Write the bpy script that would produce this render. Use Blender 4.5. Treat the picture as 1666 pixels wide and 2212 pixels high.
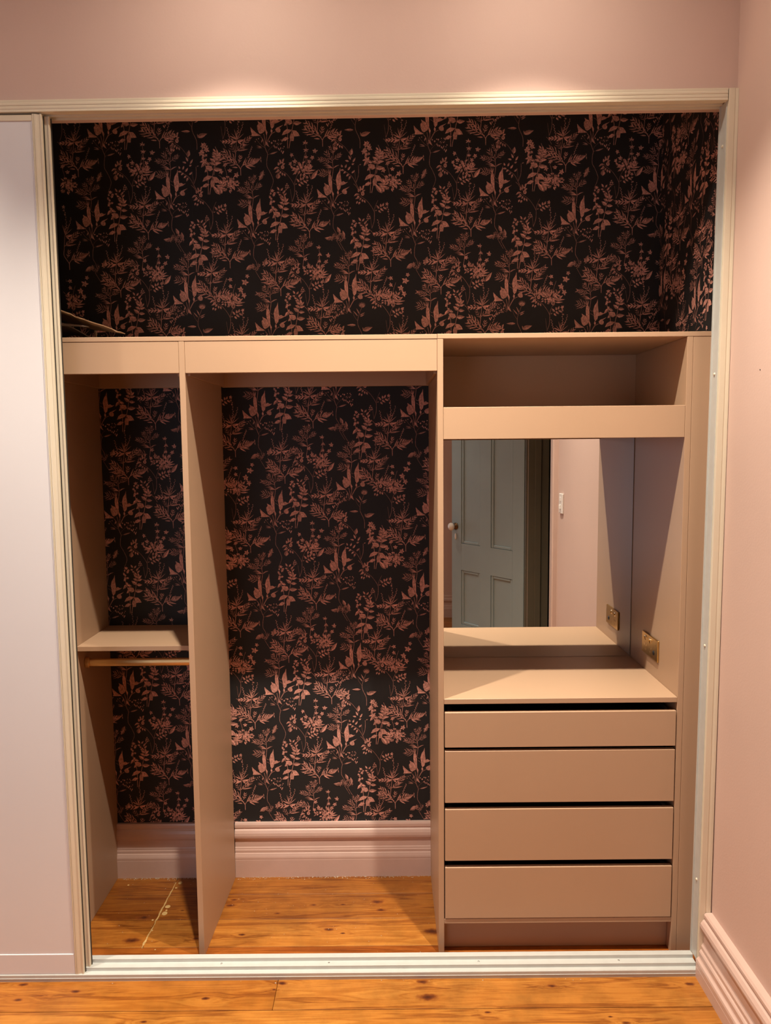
import bpy, bmesh, math, random
import numpy as np
from mathutils import Vector, Matrix

for _o in list(bpy.data.objects):
    bpy.data.objects.remove(_o, do_unlink=True)
scene = bpy.context.scene
COL = scene.collection

# ------------------------------------------------------------------ camera
CAM_H, CAM_D = 1.62, 2.1088
YAW, PITCH, ROLL = -0.0015, 0.0925, -0.0093
cam = bpy.data.cameras.new('camera')
cam.sensor_fit = 'VERTICAL'
cam.sensor_height = 36.0
cam.lens = 36.0 * 1600.1 / 2212.0
cam.clip_start = 0.02
cam_o = bpy.data.objects.new('camera', cam)
COL.objects.link(cam_o)
_f = Vector((math.sin(YAW) * math.cos(PITCH), math.cos(YAW) * math.cos(PITCH), -math.sin(PITCH)))
_r = Vector((math.cos(YAW), -math.sin(YAW), 0))
_u = _r.cross(_f)
_R = math.cos(ROLL) * _r + math.sin(ROLL) * _u
_U = -math.sin(ROLL) * _r + math.cos(ROLL) * _u
_m = Matrix((_R, _U, -_f)).transposed().to_4x4()
_m.translation = Vector((0, -CAM_D, CAM_H))
cam_o.matrix_world = _m
scene.camera = cam_o

# ------------------------------------------------------------------ light and exposure
W_ = bpy.data.worlds.new('world')
scene.world = W_
W_.use_nodes = True
_bg = W_.node_tree.nodes['Background']
_bg.inputs[0].default_value = (0.62, 0.76, 1.0, 1)
_bg.inputs[1].default_value = 0.6
scene.view_settings.view_transform = 'Standard'
scene.view_settings.look = 'None'
scene.view_settings.exposure = -0.78
scene.view_settings.gamma = 1.0
scene.view_settings.use_curve_mapping = False

scene.cycles.max_bounces = 8
scene.cycles.diffuse_bounces = 4
scene.cycles.adaptive_threshold = 0.025
scene.cycles.glossy_bounces = 4
scene.cycles.caustics_reflective = False
scene.cycles.caustics_refractive = False
FILL_W = 21.0        # cool fill from an added, unseen window behind the camera
SPOT_W = 460.0          # each ceiling downlight by the wardrobe
SPOT_FAR_W = 80.0      # assumed, unseen downlights deeper in the room
WARM = (1.0, 0.86, 0.69)
CEIL = 3.05
X_L, X_R, Y_R = -3.2, 0.968, -3.6      # room: left wall, right wall, rear wall

da = bpy.data.lights.new('cool_fill_lamp', 'AREA')  # added area lamp for cool fill from behind the camera
da.shape = 'RECTANGLE'
da.size, da.size_y = 1.5, 1.6
da.energy = FILL_W
da.color = (0.70, 0.80, 1.0)
da_o = bpy.data.objects.new('cool_fill_lamp', da)
COL.objects.link(da_o)
da_o.location = (-1.55, Y_R - 0.02, 1.10)
da_o.rotation_euler = (math.radians(90), 0, 0)      # -Z of the lamp -> +Y (into the room)

# ------------------------------------------------------------------ materials
def nodes_of(name):
    m = bpy.data.materials.new(name)
    m.use_nodes = True
    nt = m.node_tree
    return m, nt, nt.nodes['Principled BSDF']

def N(nt, t, **kw):
    n = nt.nodes.new(t)
    for k, v in kw.items():
        setattr(n, k, v)
    return n

def paint(name, col, rough=0.45, spec=0.4, var=0.03, scale=6.0, bump=0.03, bscale=220.0, metal=0.0, coat=0.0):
    """Plain painted / laminated / metal surface: base colour with slight mottling and fine relief."""
    m, nt, b = nodes_of(name)
    tc = N(nt, 'ShaderNodeTexCoord')
    geo = N(nt, 'ShaderNodeNewGeometry')
    nz = N(nt, 'ShaderNodeTexNoise')
    nz.inputs['Scale'].default_value = scale
    nz.inputs['Detail'].default_value = 3
    nt.links.new(geo.outputs['Position'], nz.inputs['Vector'])
    mp = N(nt, 'ShaderNodeMapRange')
    mp.inputs['From Min'].default_value = 0.3
    mp.inputs['From Max'].default_value = 0.7
    mp.inputs['To Min'].default_value = 1 - var
    mp.inputs['To Max'].default_value = 1 + var
    nt.links.new(nz.outputs[0], mp.inputs['Value'])
    mx = N(nt, 'ShaderNodeVectorMath', operation='SCALE')
    mx.inputs[0].default_value = col
    nt.links.new(mp.outputs[0], mx.inputs['Scale'])
    nt.links.new(mx.outputs[0], b.inputs['Base Color'])
    b.inputs['Roughness'].default_value = rough
    b.inputs['Metallic'].default_value = metal
    b.inputs['Specular IOR Level'].default_value = spec
    b.inputs['Coat Weight'].default_value = coat
    if bump:
        n2 = N(nt, 'ShaderNodeTexNoise')
        n2.inputs['Scale'].default_value = bscale
        n2.inputs['Detail'].default_value = 2
        nt.links.new(geo.outputs['Position'], n2.inputs['Vector'])
        bp = N(nt, 'ShaderNodeBump')
        bp.inputs['Strength'].default_value = bump
        bp.inputs['Distance'].default_value = 0.002
        nt.links.new(n2.outputs[0], bp.inputs['Height'])
        nt.links.new(bp.outputs[0], b.inputs['Normal'])
    return m

M = {}
M['pink'] = paint('pink_wall_paint', (0.62, 0.455, 0.395), 0.6, 0.25, 0.015, 3, 0.10, 160)
M['pink_gloss'] = paint('pink_woodwork_paint', (0.62, 0.455, 0.395), 0.30, 0.45, 0.03, 14, 0.10, 60)
M['cab'] = paint('clay_laminate', (0.47, 0.315, 0.205), 0.42, 0.42, 0.012, 4, 0.015, 400)
M['cab_edge'] = paint('clay_edge_banding', (0.50, 0.335, 0.22), 0.36, 0.45, 0.01, 6, 0.0)
M['white'] = paint('off_white_gloss_paint', (0.72, 0.66, 0.52), 0.32, 0.5, 0.02, 8, 0.03, 120)
M['track'] = paint('white_track_enamel', (0.54, 0.56, 0.54), 0.28, 0.5, 0.03, 30, 0.04, 300)
M['door_white'] = paint('white_door_panel', (0.75, 0.76, 0.80), 0.38, 0.45, 0.01, 3, 0.02, 300)
M['ceil'] = paint('ceiling_white', (0.80, 0.77, 0.71), 0.8, 0.2, 0.01, 3, 0.02)
M['subfloor'] = paint('dark_subfloor', (0.035, 0.02, 0.012), 0.9, 0.1)
M['brass'] = paint('brushed_brass', (0.60, 0.38, 0.13), 0.32, 0.5, 0.05, 60, 0.03, 500, metal=1.0)
M['brass_pale'] = paint('pale_brass_buttons', (0.85, 0.68, 0.42), 0.25, 0.5, 0.03, 60, 0.0, metal=1.0)
M['gold_rod'] = paint('satin_gold_tube', (0.72, 0.47, 0.20), 0.34, 0.5, 0.04, 25, 0.02, 300, metal=0.85)
M['black'] = paint('black_plastic', (0.012, 0.011, 0.011), 0.4, 0.4, 0.0, 6, 0.0)
M['drawer_box'] = paint('dark_drawer_box', (0.055, 0.053, 0.058), 0.45, 0.4, 0.02, 6, 0.0)
M['switch'] = paint('white_switch_plastic', (0.80, 0.76, 0.74), 0.3, 0.5, 0.0, 6, 0.0)
M['blue'] = paint('blue_grey_door_paint', (0.29, 0.365, 0.375), 0.38, 0.45, 0.03, 5, 0.06, 70)
M['olive'] = paint('dark_olive_woodwork', (0.125, 0.108, 0.075), 0.45, 0.4, 0.04, 8, 0.05, 70)
M['hall'] = paint('unlit_dark_tone', (0.05, 0.045, 0.038), 0.7, 0.2, 0.02, 3, 0.0)  # dark colour stands in for missing light, in hall and door gap
M['steel'] = paint('screw_steel', (0.5, 0.5, 0.48), 0.35, 0.5, 0.0, 6, 0.0, metal=1.0)
M['putty'] = paint('pale_glue_filler', (0.62, 0.42, 0.17), 0.45, 0.4, 0.2, 90, 0.15, 250)
M['crumb'] = paint('plaster_crumbs', (0.62, 0.56, 0.44), 0.8, 0.2, 0.2, 200, 0.0)
M['grey_paper'] = paint('grey_packing_sheet', (0.16, 0.125, 0.11), 0.8, 0.2, 0.08, 30, 0.05, 90)
M['porcelain'] = paint('cream_porcelain', (0.80, 0.76, 0.70), 0.15, 0.5, 0.0, 6, 0.0)
M['bronze'] = paint('aged_brass_rose', (0.16, 0.09, 0.045), 0.4, 0.5, 0.1, 40, 0.05, 200, metal=1.0)

# wallpaper ground: near-black matt paper with a faint plaster texture
m, nt, b = nodes_of('charcoal_wallpaper_ground')
geo = N(nt, 'ShaderNodeNewGeometry')
nz = N(nt, 'ShaderNodeTexNoise'); nz.inputs['Scale'].default_value = 9; nz.inputs['Detail'].default_value = 4
nt.links.new(geo.outputs['Position'], nz.inputs['Vector'])
cr = N(nt, 'ShaderNodeValToRGB')
cr.color_ramp.elements[0].color = (0.0150, 0.0160, 0.0180, 1)
cr.color_ramp.elements[1].color = (0.0215, 0.0220, 0.0235, 1)
nt.links.new(nz.outputs[0], cr.inputs[0]); nt.links.new(cr.outputs[0], b.inputs['Base Color'])
b.inputs['Roughness'].default_value = 0.55
b.inputs['Specular IOR Level'].default_value = 0.25
M['paper'] = m

# printed ink: colour of each printed leaf is stored with the print
m, nt, b = nodes_of('terracotta_wallpaper_ink')
at = N(nt, 'ShaderNodeAttribute'); at.attribute_name = 'ink'
geo = N(nt, 'ShaderNodeNewGeometry')
nz = N(nt, 'ShaderNodeTexNoise'); nz.inputs['Scale'].default_value = 210; nz.inputs['Detail'].default_value = 3
nt.links.new(geo.outputs['Position'], nz.inputs['Vector'])
mp = N(nt, 'ShaderNodeMapRange')
mp.inputs['From Min'].default_value = 0.35; mp.inputs['From Max'].default_value = 0.65
mp.inputs['To Min'].default_value = 0.72; mp.inputs['To Max'].default_value = 1.22
nt.links.new(nz.outputs[0], mp.inputs['Value'])
mx = N(nt, 'ShaderNodeVectorMath', operation='SCALE')
nt.links.new(at.outputs['Color'], mx.inputs[0]); nt.links.new(mp.outputs[0], mx.inputs['Scale'])
nt.links.new(mx.outputs[0], b.inputs['Base Color'])
b.inputs['Roughness'].default_value = 0.55
b.inputs['Specular IOR Level'].default_value = 0.25
M['ink'] = m

# mirror
m, nt, b = nodes_of('silvered_mirror')
b.inputs['Base Color'].default_value = (0.86, 0.87, 0.85, 1)
b.inputs['Metallic'].default_value = 1.0
b.inputs['Roughness'].default_value = 0.0
geo = N(nt, 'ShaderNodeNewGeometry')
nz = N(nt, 'ShaderNodeTexNoise'); nz.inputs['Scale'].default_value = 3
nt.links.new(geo.outputs['Position'], nz.inputs['Vector'])
mp = N(nt, 'ShaderNodeMapRange'); mp.inputs['To Min'].default_value = 0.0; mp.inputs['To Max'].default_value = 0.012
nt.links.new(nz.outputs[0], mp.inputs['Value']); nt.links.new(mp.outputs[0], b.inputs['Roughness'])
M['mirror'] = m

# cardboard: corrugated brown board
m, nt, b = nodes_of('corrugated_cardboard')
geo = N(nt, 'ShaderNodeNewGeometry')
nz = N(nt, 'ShaderNodeTexNoise'); nz.inputs['Scale'].default_value = 40; nz.inputs['Detail'].default_value = 5
nt.links.new(geo.outputs['Position'], nz.inputs['Vector'])
cr = N(nt, 'ShaderNodeValToRGB')
cr.color_ramp.elements[0].color = (0.20, 0.11, 0.055, 1); cr.color_ramp.elements[1].color = (0.36, 0.22, 0.12, 1)
nt.links.new(nz.outputs[0], cr.inputs[0]); nt.links.new(cr.outputs[0], b.inputs['Base Color'])
b.inputs['Roughness'].default_value = 0.85
M['card'] = m

# lamp lens and glowing pane of the added fill window
m, nt, b = nodes_of('lit_downlight_lens')
b.inputs['Base Color'].default_value = (1, 1, 1, 1)
b.inputs['Emission Color'].default_value = (*WARM, 1)
b.inputs['Emission Strength'].default_value = 680
M['lens'] = m
m = M['lens'].copy(); m.name = 'dimmed_downlight_lens'
m.node_tree.nodes['Principled BSDF'].inputs['Emission Strength'].default_value = 260
M['lens_dim'] = m
m, nt, b = nodes_of('cool_fill_pane')  # self-lit pane, added to strengthen the cool fill
b.inputs['Base Color'].default_value = (0.8, 0.9, 1, 1)
b.inputs['Emission Color'].default_value = (0.70, 0.82, 1.0, 1)
b.inputs['Emission Strength'].default_value = 0.6
M['pane'] = m

# pine floorboards: long grain, per-board tint, knots at their places
KNOTS = [(0.108, -0.075, 1.5), (0.096, -0.013, .9), (-0.329, -0.014, .8), (-0.349, -0.04, .35), (0.481, -0.034, .7),
         (0.276, -0.135, .45), (0.895, -0.031, .7), (0.658, -0.178, .6), (-1.112, -0.011, .7), (-0.942, -0.041, .7),
         (-1.097, -0.073, .6), (-0.546, -0.073, .6), (-0.852, 0.185, 1.4), (-0.639, 0.192, .8), (-0.851, 0.304, 1.3),
         (-0.727, 0.341, .4), (-0.564, 0.367, .9), (-0.046, 0.381, 1.1), (-0.032, 0.334, .8), (-0.271, 0.366, .5),
         (-0.167, 0.367, .5), (-0.558, 0.399, .6), (-0.207, 0.233, .8), (-0.159, 0.213, .4), (-0.493, 0.21, .6),
         (0.139, 0.219, 1.6), (-0.392, 0.321, .5), (0.063, 0.105, .5), (0.62, -0.155, .35), (-0.70, -0.16, .5)]
m, nt, b = nodes_of('varnished_pine')
L = nt.links.new
geo = N(nt, 'ShaderNodeNewGeometry'); oi = N(nt, 'ShaderNodeObjectInfo')
prev = None
for (kx, ky, ks) in KNOTS:
    s = N(nt, 'ShaderNodeVectorMath', operation='SUBTRACT'); s.inputs[1].default_value = (kx, ky, 0)
    L(geo.outputs['Position'], s.inputs[0])
    t = N(nt, 'ShaderNodeVectorMath', operation='MULTIPLY'); t.inputs[1].default_value = (48 / ks, 105 / ks, 0)
    L(s.outputs[0], t.inputs[0])
    ln = N(nt, 'ShaderNodeVectorMath', operation='LENGTH'); L(t.outputs[0], ln.inputs[0])
    if prev is None:
        prev = ln.outputs['Value']
    else:
        mn = N(nt, 'ShaderNodeMath', operation='SMOOTH_MIN'); mn.inputs[2].default_value = 0.15
        L(prev, mn.inputs[0]); L(ln.outputs['Value'], mn.inputs[1]); prev = mn.outputs[0]
kd = prev
# grain coordinates: bend round the knots
gw = N(nt, 'ShaderNodeMath', operation='MULTIPLY'); gw.inputs[1].default_value = -0.22; L(kd, gw.inputs[0])
ge = N(nt, 'ShaderNodeMath', operation='EXPONENT'); L(gw.outputs[0], ge.inputs[0])
off = N(nt, 'ShaderNodeMath', operation='MULTIPLY'); off.inputs[1].default_value = 53.0; L(oi.outputs['Random'], off.inputs[0])
cb = N(nt, 'ShaderNodeCombineXYZ')
L(off.outputs[0], cb.inputs[0]); L(ge.outputs[0], cb.inputs[2]); L(off.outputs[0], cb.inputs[1])
sc_ = N(nt, 'ShaderNodeVectorMath', operation='MULTIPLY'); sc_.inputs[1].default_value = (1.6, 34, 1.0); L(geo.outputs['Position'], sc_.inputs[0])
ad = N(nt, 'ShaderNodeVectorMath', operation='ADD'); L(sc_.outputs[0], ad.inputs[0]); L(cb.outputs[0], ad.inputs[1])
g1 = N(nt, 'ShaderNodeTexNoise'); g1.inputs['Scale'].default_value = 1.0; g1.inputs['Detail'].default_value = 5; g1.inputs['Distortion'].default_value = 0.6
L(ad.outputs[0], g1.inputs['Vector'])
sc2 = N(nt, 'ShaderNodeVectorMath', operation='MULTIPLY'); sc2.inputs[1].default_value = (9, 260, 1.0); L(geo.outputs['Position'], sc2.inputs[0])
g2 = N(nt, 'ShaderNodeTexNoise'); g2.inputs['Scale'].default_value = 1.0; g2.inputs['Detail'].default_value = 3
L(sc2.outputs[0], g2.inputs['Vector'])
# cathedral rings: sine of the slow noise
rm = N(nt, 'ShaderNodeMath', operation='MULTIPLY'); rm.inputs[1].default_value = 42.0; L(g1.outputs[0], rm.inputs[0])
rs = N(nt, 'ShaderNodeMath', operation='SINE'); L(rm.outputs[0], rs.inputs[0])
r1 = N(nt, 'ShaderNodeMapRange'); r1.inputs['From Min'].default_value = -1; r1.inputs['From Max'].default_value = 1
r1.inputs['To Min'].default_value = -0.13; r1.inputs['To Max'].default_value = 0.13; L(rs.outputs[0], r1.inputs['Value'])
sm = N(nt, 'ShaderNodeMath', operation='ADD'); L(g1.outputs[0], sm.inputs[0]); L(r1.outputs[0], sm.inputs[1])
s3 = N(nt, 'ShaderNodeMath', operation='MULTIPLY_ADD'); s3.inputs[1].default_value = 0.35; L(g2.outputs[0], s3.inputs[0]); L(sm.outputs[0], s3.inputs[2])
cr = N(nt, 'ShaderNodeValToRGB')
e = cr.color_ramp.elements
e[0].position = 0.32; e[0].color = (0.17, 0.042, 0.006, 1)
e[1].position = 1.0; e[1].color = (0.50, 0.215, 0.040, 1)
x_ = e.new(0.62); x_.color = (0.38, 0.140, 0.022, 1)
L(s3.outputs[0], cr.inputs[0])
tint = N(nt, 'ShaderNodeMix', data_type='RGBA', blend_type='MULTIPLY'); tint.inputs[0].default_value = 1.0
L(cr.outputs[0], tint.inputs[6]); L(oi.outputs['Color'], tint.inputs[7])
# stains on worn boards
st = N(nt, 'ShaderNodeTexNoise'); st.inputs['Scale'].default_value = 7; st.inputs['Detail'].default_value = 6; st.inputs['Roughness'].default_value = 0.65
L(geo.outputs['Position'], st.inputs['Vector'])
sr = N(nt, 'ShaderNodeMapRange'); sr.inputs['From Min'].default_value = 0.42; sr.inputs['From Max'].default_value = 0.68
sr.inputs['To Min'].default_value = 1.05; sr.inputs['To Max'].default_value = 0.72; L(st.outputs[0], sr.inputs['Value'])
stm = N(nt, 'ShaderNodeVectorMath', operation='SCALE'); L(tint.outputs[2], stm.inputs[0]); L(sr.outputs[0], stm.inputs['Scale'])
# knots
kn = N(nt, 'ShaderNodeTexNoise'); kn.inputs['Scale'].default_value = 60; L(geo.outputs['Position'], kn.inputs['Vector'])
ka = N(nt, 'ShaderNodeMath', operation='MULTIPLY_ADD'); ka.inputs[1].default_value = 0.9; L(kn.outputs[0], ka.inputs[0]); L(kd, ka.inputs[2])
kr = N(nt, 'ShaderNodeValToRGB')
e = kr.color_ramp.elements
e[0].position = 0.0; e[0].color = (0.020, 0.006, 0.003, 1)
e[1].position = 0.52; e[1].color = (0.20, 0.055, 0.010, 1)
x_ = e.new(0.27); x_.color = (0.075, 0.018, 0.006, 1)
kdv = N(nt, 'ShaderNodeMath', operation='MULTIPLY'); kdv.inputs[1].default_value = 0.40; L(ka.outputs[0], kdv.inputs[0])
L(kdv.outputs[0], kr.inputs[0])
kf = N(nt, 'ShaderNodeMapRange'); kf.inputs['From Min'].default_value = 1.05; kf.inputs['From Max'].default_value = 1.75
kf.inputs['To Min'].default_value = 1; kf.inputs['To Max'].default_value = 0; kf.interpolation_type = 'SMOOTHSTEP'; L(ka.outputs[0], kf.inputs['Value'])
mk_ = N(nt, 'ShaderNodeMix', data_type='RGBA'); L(kf.outputs[0], mk_.inputs[0]); L(stm.outputs[0], mk_.inputs[6]); L(kr.outputs[0], mk_.inputs[7])
L(mk_.outputs[2], b.inputs['Base Color'])
b.inputs['Roughness'].default_value = 0.33
b.inputs['Specular IOR Level'].default_value = 0.45
bp = N(nt, 'ShaderNodeBump'); bp.inputs['Strength'].default_value = 0.12; bp.inputs['Distance'].default_value = 0.002
L(s3.outputs[0], bp.inputs['Height']); L(bp.outputs[0], b.inputs['Normal'])
M['pine'] = m

# ------------------------------------------------------------------ mesh helpers
ORG = {}     # world origin of every object that can be a parent

def tag(o, label=None, cat=None, group=None, kind=None):
    if label: o['label'] = label
    if cat: o['category'] = cat
    if group: o['group'] = group
    if kind: o['kind'] = kind
    return o

def empty(name, loc, label, cat, group=None, kind=None):
    o = bpy.data.objects.new(name, None)
    o.empty_display_size = 0.05
    o.location = loc
    COL.objects.link(o)
    ORG[o.name] = Vector(loc)
    return tag(o, label, cat, group, kind)

def mk(name, verts, faces, mat, parent=None, bevel=0.0, smooth=False, seg=1):
    """One mesh object from world-space vertices, its origin at the middle of its base."""
    v = [Vector(p) for p in verts]
    lo = Vector((min(p.x for p in v), min(p.y for p in v), min(p.z for p in v)))
    hi = Vector((max(p.x for p in v), max(p.y for p in v), max(p.z for p in v)))
    org = Vector(((lo.x + hi.x) / 2, (lo.y + hi.y) / 2, lo.z))
    me = bpy.data.meshes.new(name)
    bm = bmesh.new()
    bv = [bm.verts.new(p - org) for p in v]
    for f in faces:
        try:
            bm.faces.new([bv[i] for i in f])
        except ValueError:
            pass
    bmesh.ops.recalc_face_normals(bm, faces=bm.faces[:])
    if bevel:
        bmesh.ops.bevel(bm, geom=[e for e in bm.edges if len(e.link_faces) == 2 and e.calc_face_angle(0) > 0.5],
                        offset=bevel, segments=seg, affect='EDGES', profile=0.5)
    bm.to_mesh(me)
    bm.free()
    if smooth:
        me.shade_smooth()
    me.materials.append(M[mat])
    o = bpy.data.objects.new(name, me)
    COL.objects.link(o)
    if parent is not None:
        o.parent = parent
        o.location = org - ORG[parent.name]
    else:
        o.location = org
    ORG[o.name] = org
    return o

BF = [(0, 1, 2, 3), (7, 6, 5, 4), (0, 4, 5, 1), (1, 5, 6, 2), (2, 6, 7, 3), (3, 7, 4, 0)]

def bxv(x0, x1, y0, y1, z0, z1):
    return [(x0, y0, z0), (x1, y0, z0), (x1, y1, z0), (x0, y1, z0), (x0, y0, z1), (x1, y0, z1), (x1, y1, z1), (x0, y1, z1)]

def box(name, x0, x1, y0, y1, z0, z1, mat, parent=None, bevel=0.0008, seg=1):
    return mk(name, bxv(x0, x1, y0, y1, z0, z1), BF, mat, parent, bevel, seg=seg)

def boxes(name, lst, mat, parent=None, bevel=0.0):
    vs, fs = [], []
    for c in lst:
        k = len(vs)
        vs += bxv(*c)
        fs += [tuple(i + k for i in f) for f in BF]
    return mk(name, vs, fs, mat, parent, bevel)

def prism(name, prof, axis, a0, a1, mat, parent=None, bevel=0.0, smooth=False):
    """Extrude a closed 2-D profile along x ('x': prof=(y,z)), y ('y': (x,z)) or z ('z': (x,y))."""
    n = len(prof)
    def P(p, a):
        return {'x': (a, p[0], p[1]), 'y': (p[0], a, p[1]), 'z': (p[0], p[1], a)}[axis]
    vs = [P(p, a0) for p in prof] + [P(p, a1) for p in prof]
    fs = [tuple(range(n)), tuple(range(2 * n - 1, n - 1, -1))] + [(i, (i + 1) % n, n + (i + 1) % n, n + i) for i in range(n)]
    return mk(name, vs, fs, mat, parent, bevel, smooth)

def lathe(name, prof, center, axis, mat, parent=None, n=24, smooth=True, sy=1.0, sz=1.0, cap=True):
    """Revolve (radius, height) pairs about an axis vector through center."""
    ax = Vector(axis).normalized()
    up = Vector((0, 0, 1)) if abs(ax.z) < 0.9 else Vector((0, 1, 0))
    e1 = ax.cross(up).normalized()
    e2 = ax.cross(e1).normalized()
    c = Vector(center)
    vs, fs = [], []
    for (r, h) in prof:
        for i in range(n):
            a = 2 * math.pi * i / n
            vs.append(c + ax * h + e1 * (r * sy * math.cos(a)) + e2 * (r * sz * math.sin(a)))
    k = len(prof)
    for j in range(k - 1):
        for i in range(n):
            fs.append((j * n + i, j * n + (i + 1) % n, (j + 1) * n + (i + 1) % n, (j + 1) * n + i))
    if cap:
        fs.append(tuple(range(n)))
        fs.append(tuple(range(k * n - 1, (k - 1) * n - 1, -1)))
    else:                 # ring: close the section instead of capping the ends
        for i in range(n):
            fs.append(((k - 1) * n + i, (k - 1) * n + (i + 1) % n, (i + 1) % n, i))
    return mk(name, vs, fs, mat, parent, smooth=smooth)

# ------------------------------------------------------------------ calibrated dimensions
YC = 0.1055            # front plane of the cabinets
YBK = 0.561            # closet back wall
XL = -1.0232           # inner face of the left end panel
XA0, XA1, ASK = -0.6087, -0.5914, 0.0114   # divider, skewed by ASK at its back
XB0, XB1 = 0.1534, 0.1708
XC0, XC1 = 0.8890, 0.9065
XCW = 0.9655           # closet right wall
ZT0, ZT1 = 1.9246, 1.9380
HS = 0.0068            # slope of the old header

# ================================================================== THE SETTING
# ---- floor: dark subfloor with individual boards
floor = tag(box('floor', X_L, 1.1, Y_R - .1, 0.60, -0.06, -0.022, 'subfloor', None, 0),
            'varnished orange pine board floor with knots running into the wardrobe', 'floor', kind='structure')
random.seed(4)
rows = [(0.570, 0.430), (0.430, 0.290), (0.290, 0.150), (0.150, 0.012), (0.012, -0.120)]
yy = -0.120
while yy > Y_R:
    rows.append((yy, max(yy - 0.138, Y_R))); yy -= 0.138
tints = {0: [(0.68, .58, .46), (0.76, .68, .58)], 1: [(0.60, .48, .36), (0.74, .66, .56)], 2: [(0.86, .78, .68), (1.0, .98, .96)],
         3: [(0.74, .56, .48), (0.80, .60, .52)], 4: [(0.88, .80, .66), (1.0, 1.0, 1.0)], 5: [(1.05, 1.06, 1.05)]}
joints = {0: [-0.797], 1: [-0.800], 2: [-0.804], 3: [-1.6], 4: [-0.342], 5: [-1.9]}
for i, (ya, yb) in enumerate(rows):
    js = joints.get(i, [random.uniform(-2.6, 0.4)])
    xs = [X_L] + js + [1.08]
    for k in range(len(xs) - 1):
        g = 0.0009
        bd = box('floorboard', xs[k] + g * .6, xs[k + 1] - g * .6, yb + g, ya - g, -0.020, 0.0, 'pine', floor, 0.0010)
        tl = tints.get(i)
        if tl:
            c = tl[min(k, len(tl) - 1)]
        else:
            q = random.uniform(0.85, 1.08); c = (q, q * random.uniform(.93, 1.03), q * random.uniform(.88, 1.05))
        bd.color = (*c, 1)

# pale glue run along the sawn joint on the closet floor, with drips
vs, fs = [], []
random.seed(11)
pts = [(-0.7968, 0.508)] + [(-0.7968 - 0.0088 * t + random.uniform(-.0016, .0016), 0.508 - 0.362 * t) for t in [i / 26 for i in range(1, 26)]] + [(-0.8056, 0.146)]
for i, (x, y) in enumerate(pts):
    w = random.uniform(.0012, .0048) * (1.4 if i in (9, 10, 15, 16, 24, 25) else 0.8)
    vs += [(x - w, y, -0.001), (x - w * .4, y, 0.0012), (x + w * .4, y, 0.0012), (x + w, y, -0.001)]
for i in range(len(pts) - 1):
    a = i * 4
    fs += [(a, a + 1, a + 5, a + 4), (a + 1, a + 2, a + 6, a + 5), (a + 2, a + 3, a + 7, a + 6)]
mk('glue_line', vs, fs, 'putty', floor)
for (x, y, r) in [(-0.7794, .5052, .008), (-0.7849, .3637, .010), (-0.7848, .3258, .010), (-0.969, .494, .004), (-0.786, .4737, .005),
                  (-0.7835, .343, .004), (-0.815, .29, .004), (-0.80, .235, .004), (-0.76, .14, .003)]:
    lathe('glue_drop', [(r, -0.0006), (r * .9, .0006), (r * .5, .0011)], (x, y, 0), (0, 0, 1), 'putty', floor, 12, True, 1.0, random.uniform(.7, 1.2))
random.seed(5)
vs, fs = [], []
def crumb(x, y, r, z=0.0):
    k = len(vs)
    for d in ((1, 0, .4), (-.5, .8, .3), (-.6, -.7, .35), (0.1, 0, 1.0)):
        vs.append((x + d[0] * r * random.uniform(.6, 1.3), y + d[1] * r * random.uniform(.6, 1.2), z + d[2] * r * .7))
    for f in ((0, 1, 3), (1, 2, 3), (2, 0, 3), (0, 2, 1)):
        fs.append(tuple(i + k for i in f))
for _ in range(420):
    y = .538 - abs(random.gauss(0, .006))
    crumb(random.choice([random.uniform(-1.0, -.60), random.uniform(-.57, .15)]), y, random.uniform(.0008, .003))
for _ in range(110):
    crumb(random.uniform(-1.0, .15), random.uniform(.10, .53), random.uniform(.0006, .0020))
for _ in range(14):
    crumb(random.uniform(-1.05, .9), -0.004 - abs(random.gauss(0, .004)), random.uniform(.001, .003))
cr_o = mk('plaster_crumbs', vs, fs, 'crumb', floor); cr_o['kind'] = 'stuff'

# ---- walls of the bedroom
WY = 0.010             # face of the front wall
w = mk('wall_front', bxv(X_L, X_R + .1, WY, 0.10, 2.545, CEIL + .02), BF, 'pink')
tag(w, 'plain pink painted wall above the white wardrobe header', 'wall', kind='structure')
for v_ in w.data.vertices:           # lower edge follows the sloping header
    if v_.co.z < 0.1:
        v_.co.z += HS * (v_.co.x + w.location.x)
tag(box('wall_front_left', X_L, -2.03, WY, 0.10, 0, 2.54, 'pink', None, 0), 'pink painted wall beside the stacked sliding doors', 'wall', kind='structure')
# right wall with its doorway (y -1.108 .. -1.845)
DY0, DY1, DH = -1.108, -1.850, 2.06
wr = empty('wall_right', (X_R, -1.8, 0), 'pink painted side wall meeting the wardrobe on the right', 'wall', kind='structure')
box('wall_panel', X_R, X_R + .14, DY0, 0.10, 0, CEIL + .02, 'pink', wr, 0)
box('wall_panel', X_R, X_R + .14, Y_R, DY1, 0, CEIL + .02, 'pink', wr, 0)
box('wall_panel', X_R, X_R + .14, DY1, DY0, DH, CEIL + .02, 'pink', wr, 0)
lathe('nail_hole', [(.0022, 0), (.0012, .0012)], (X_R, -0.17, 1.80), (-1, 0, 0), 'black', wr, 10)
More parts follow.
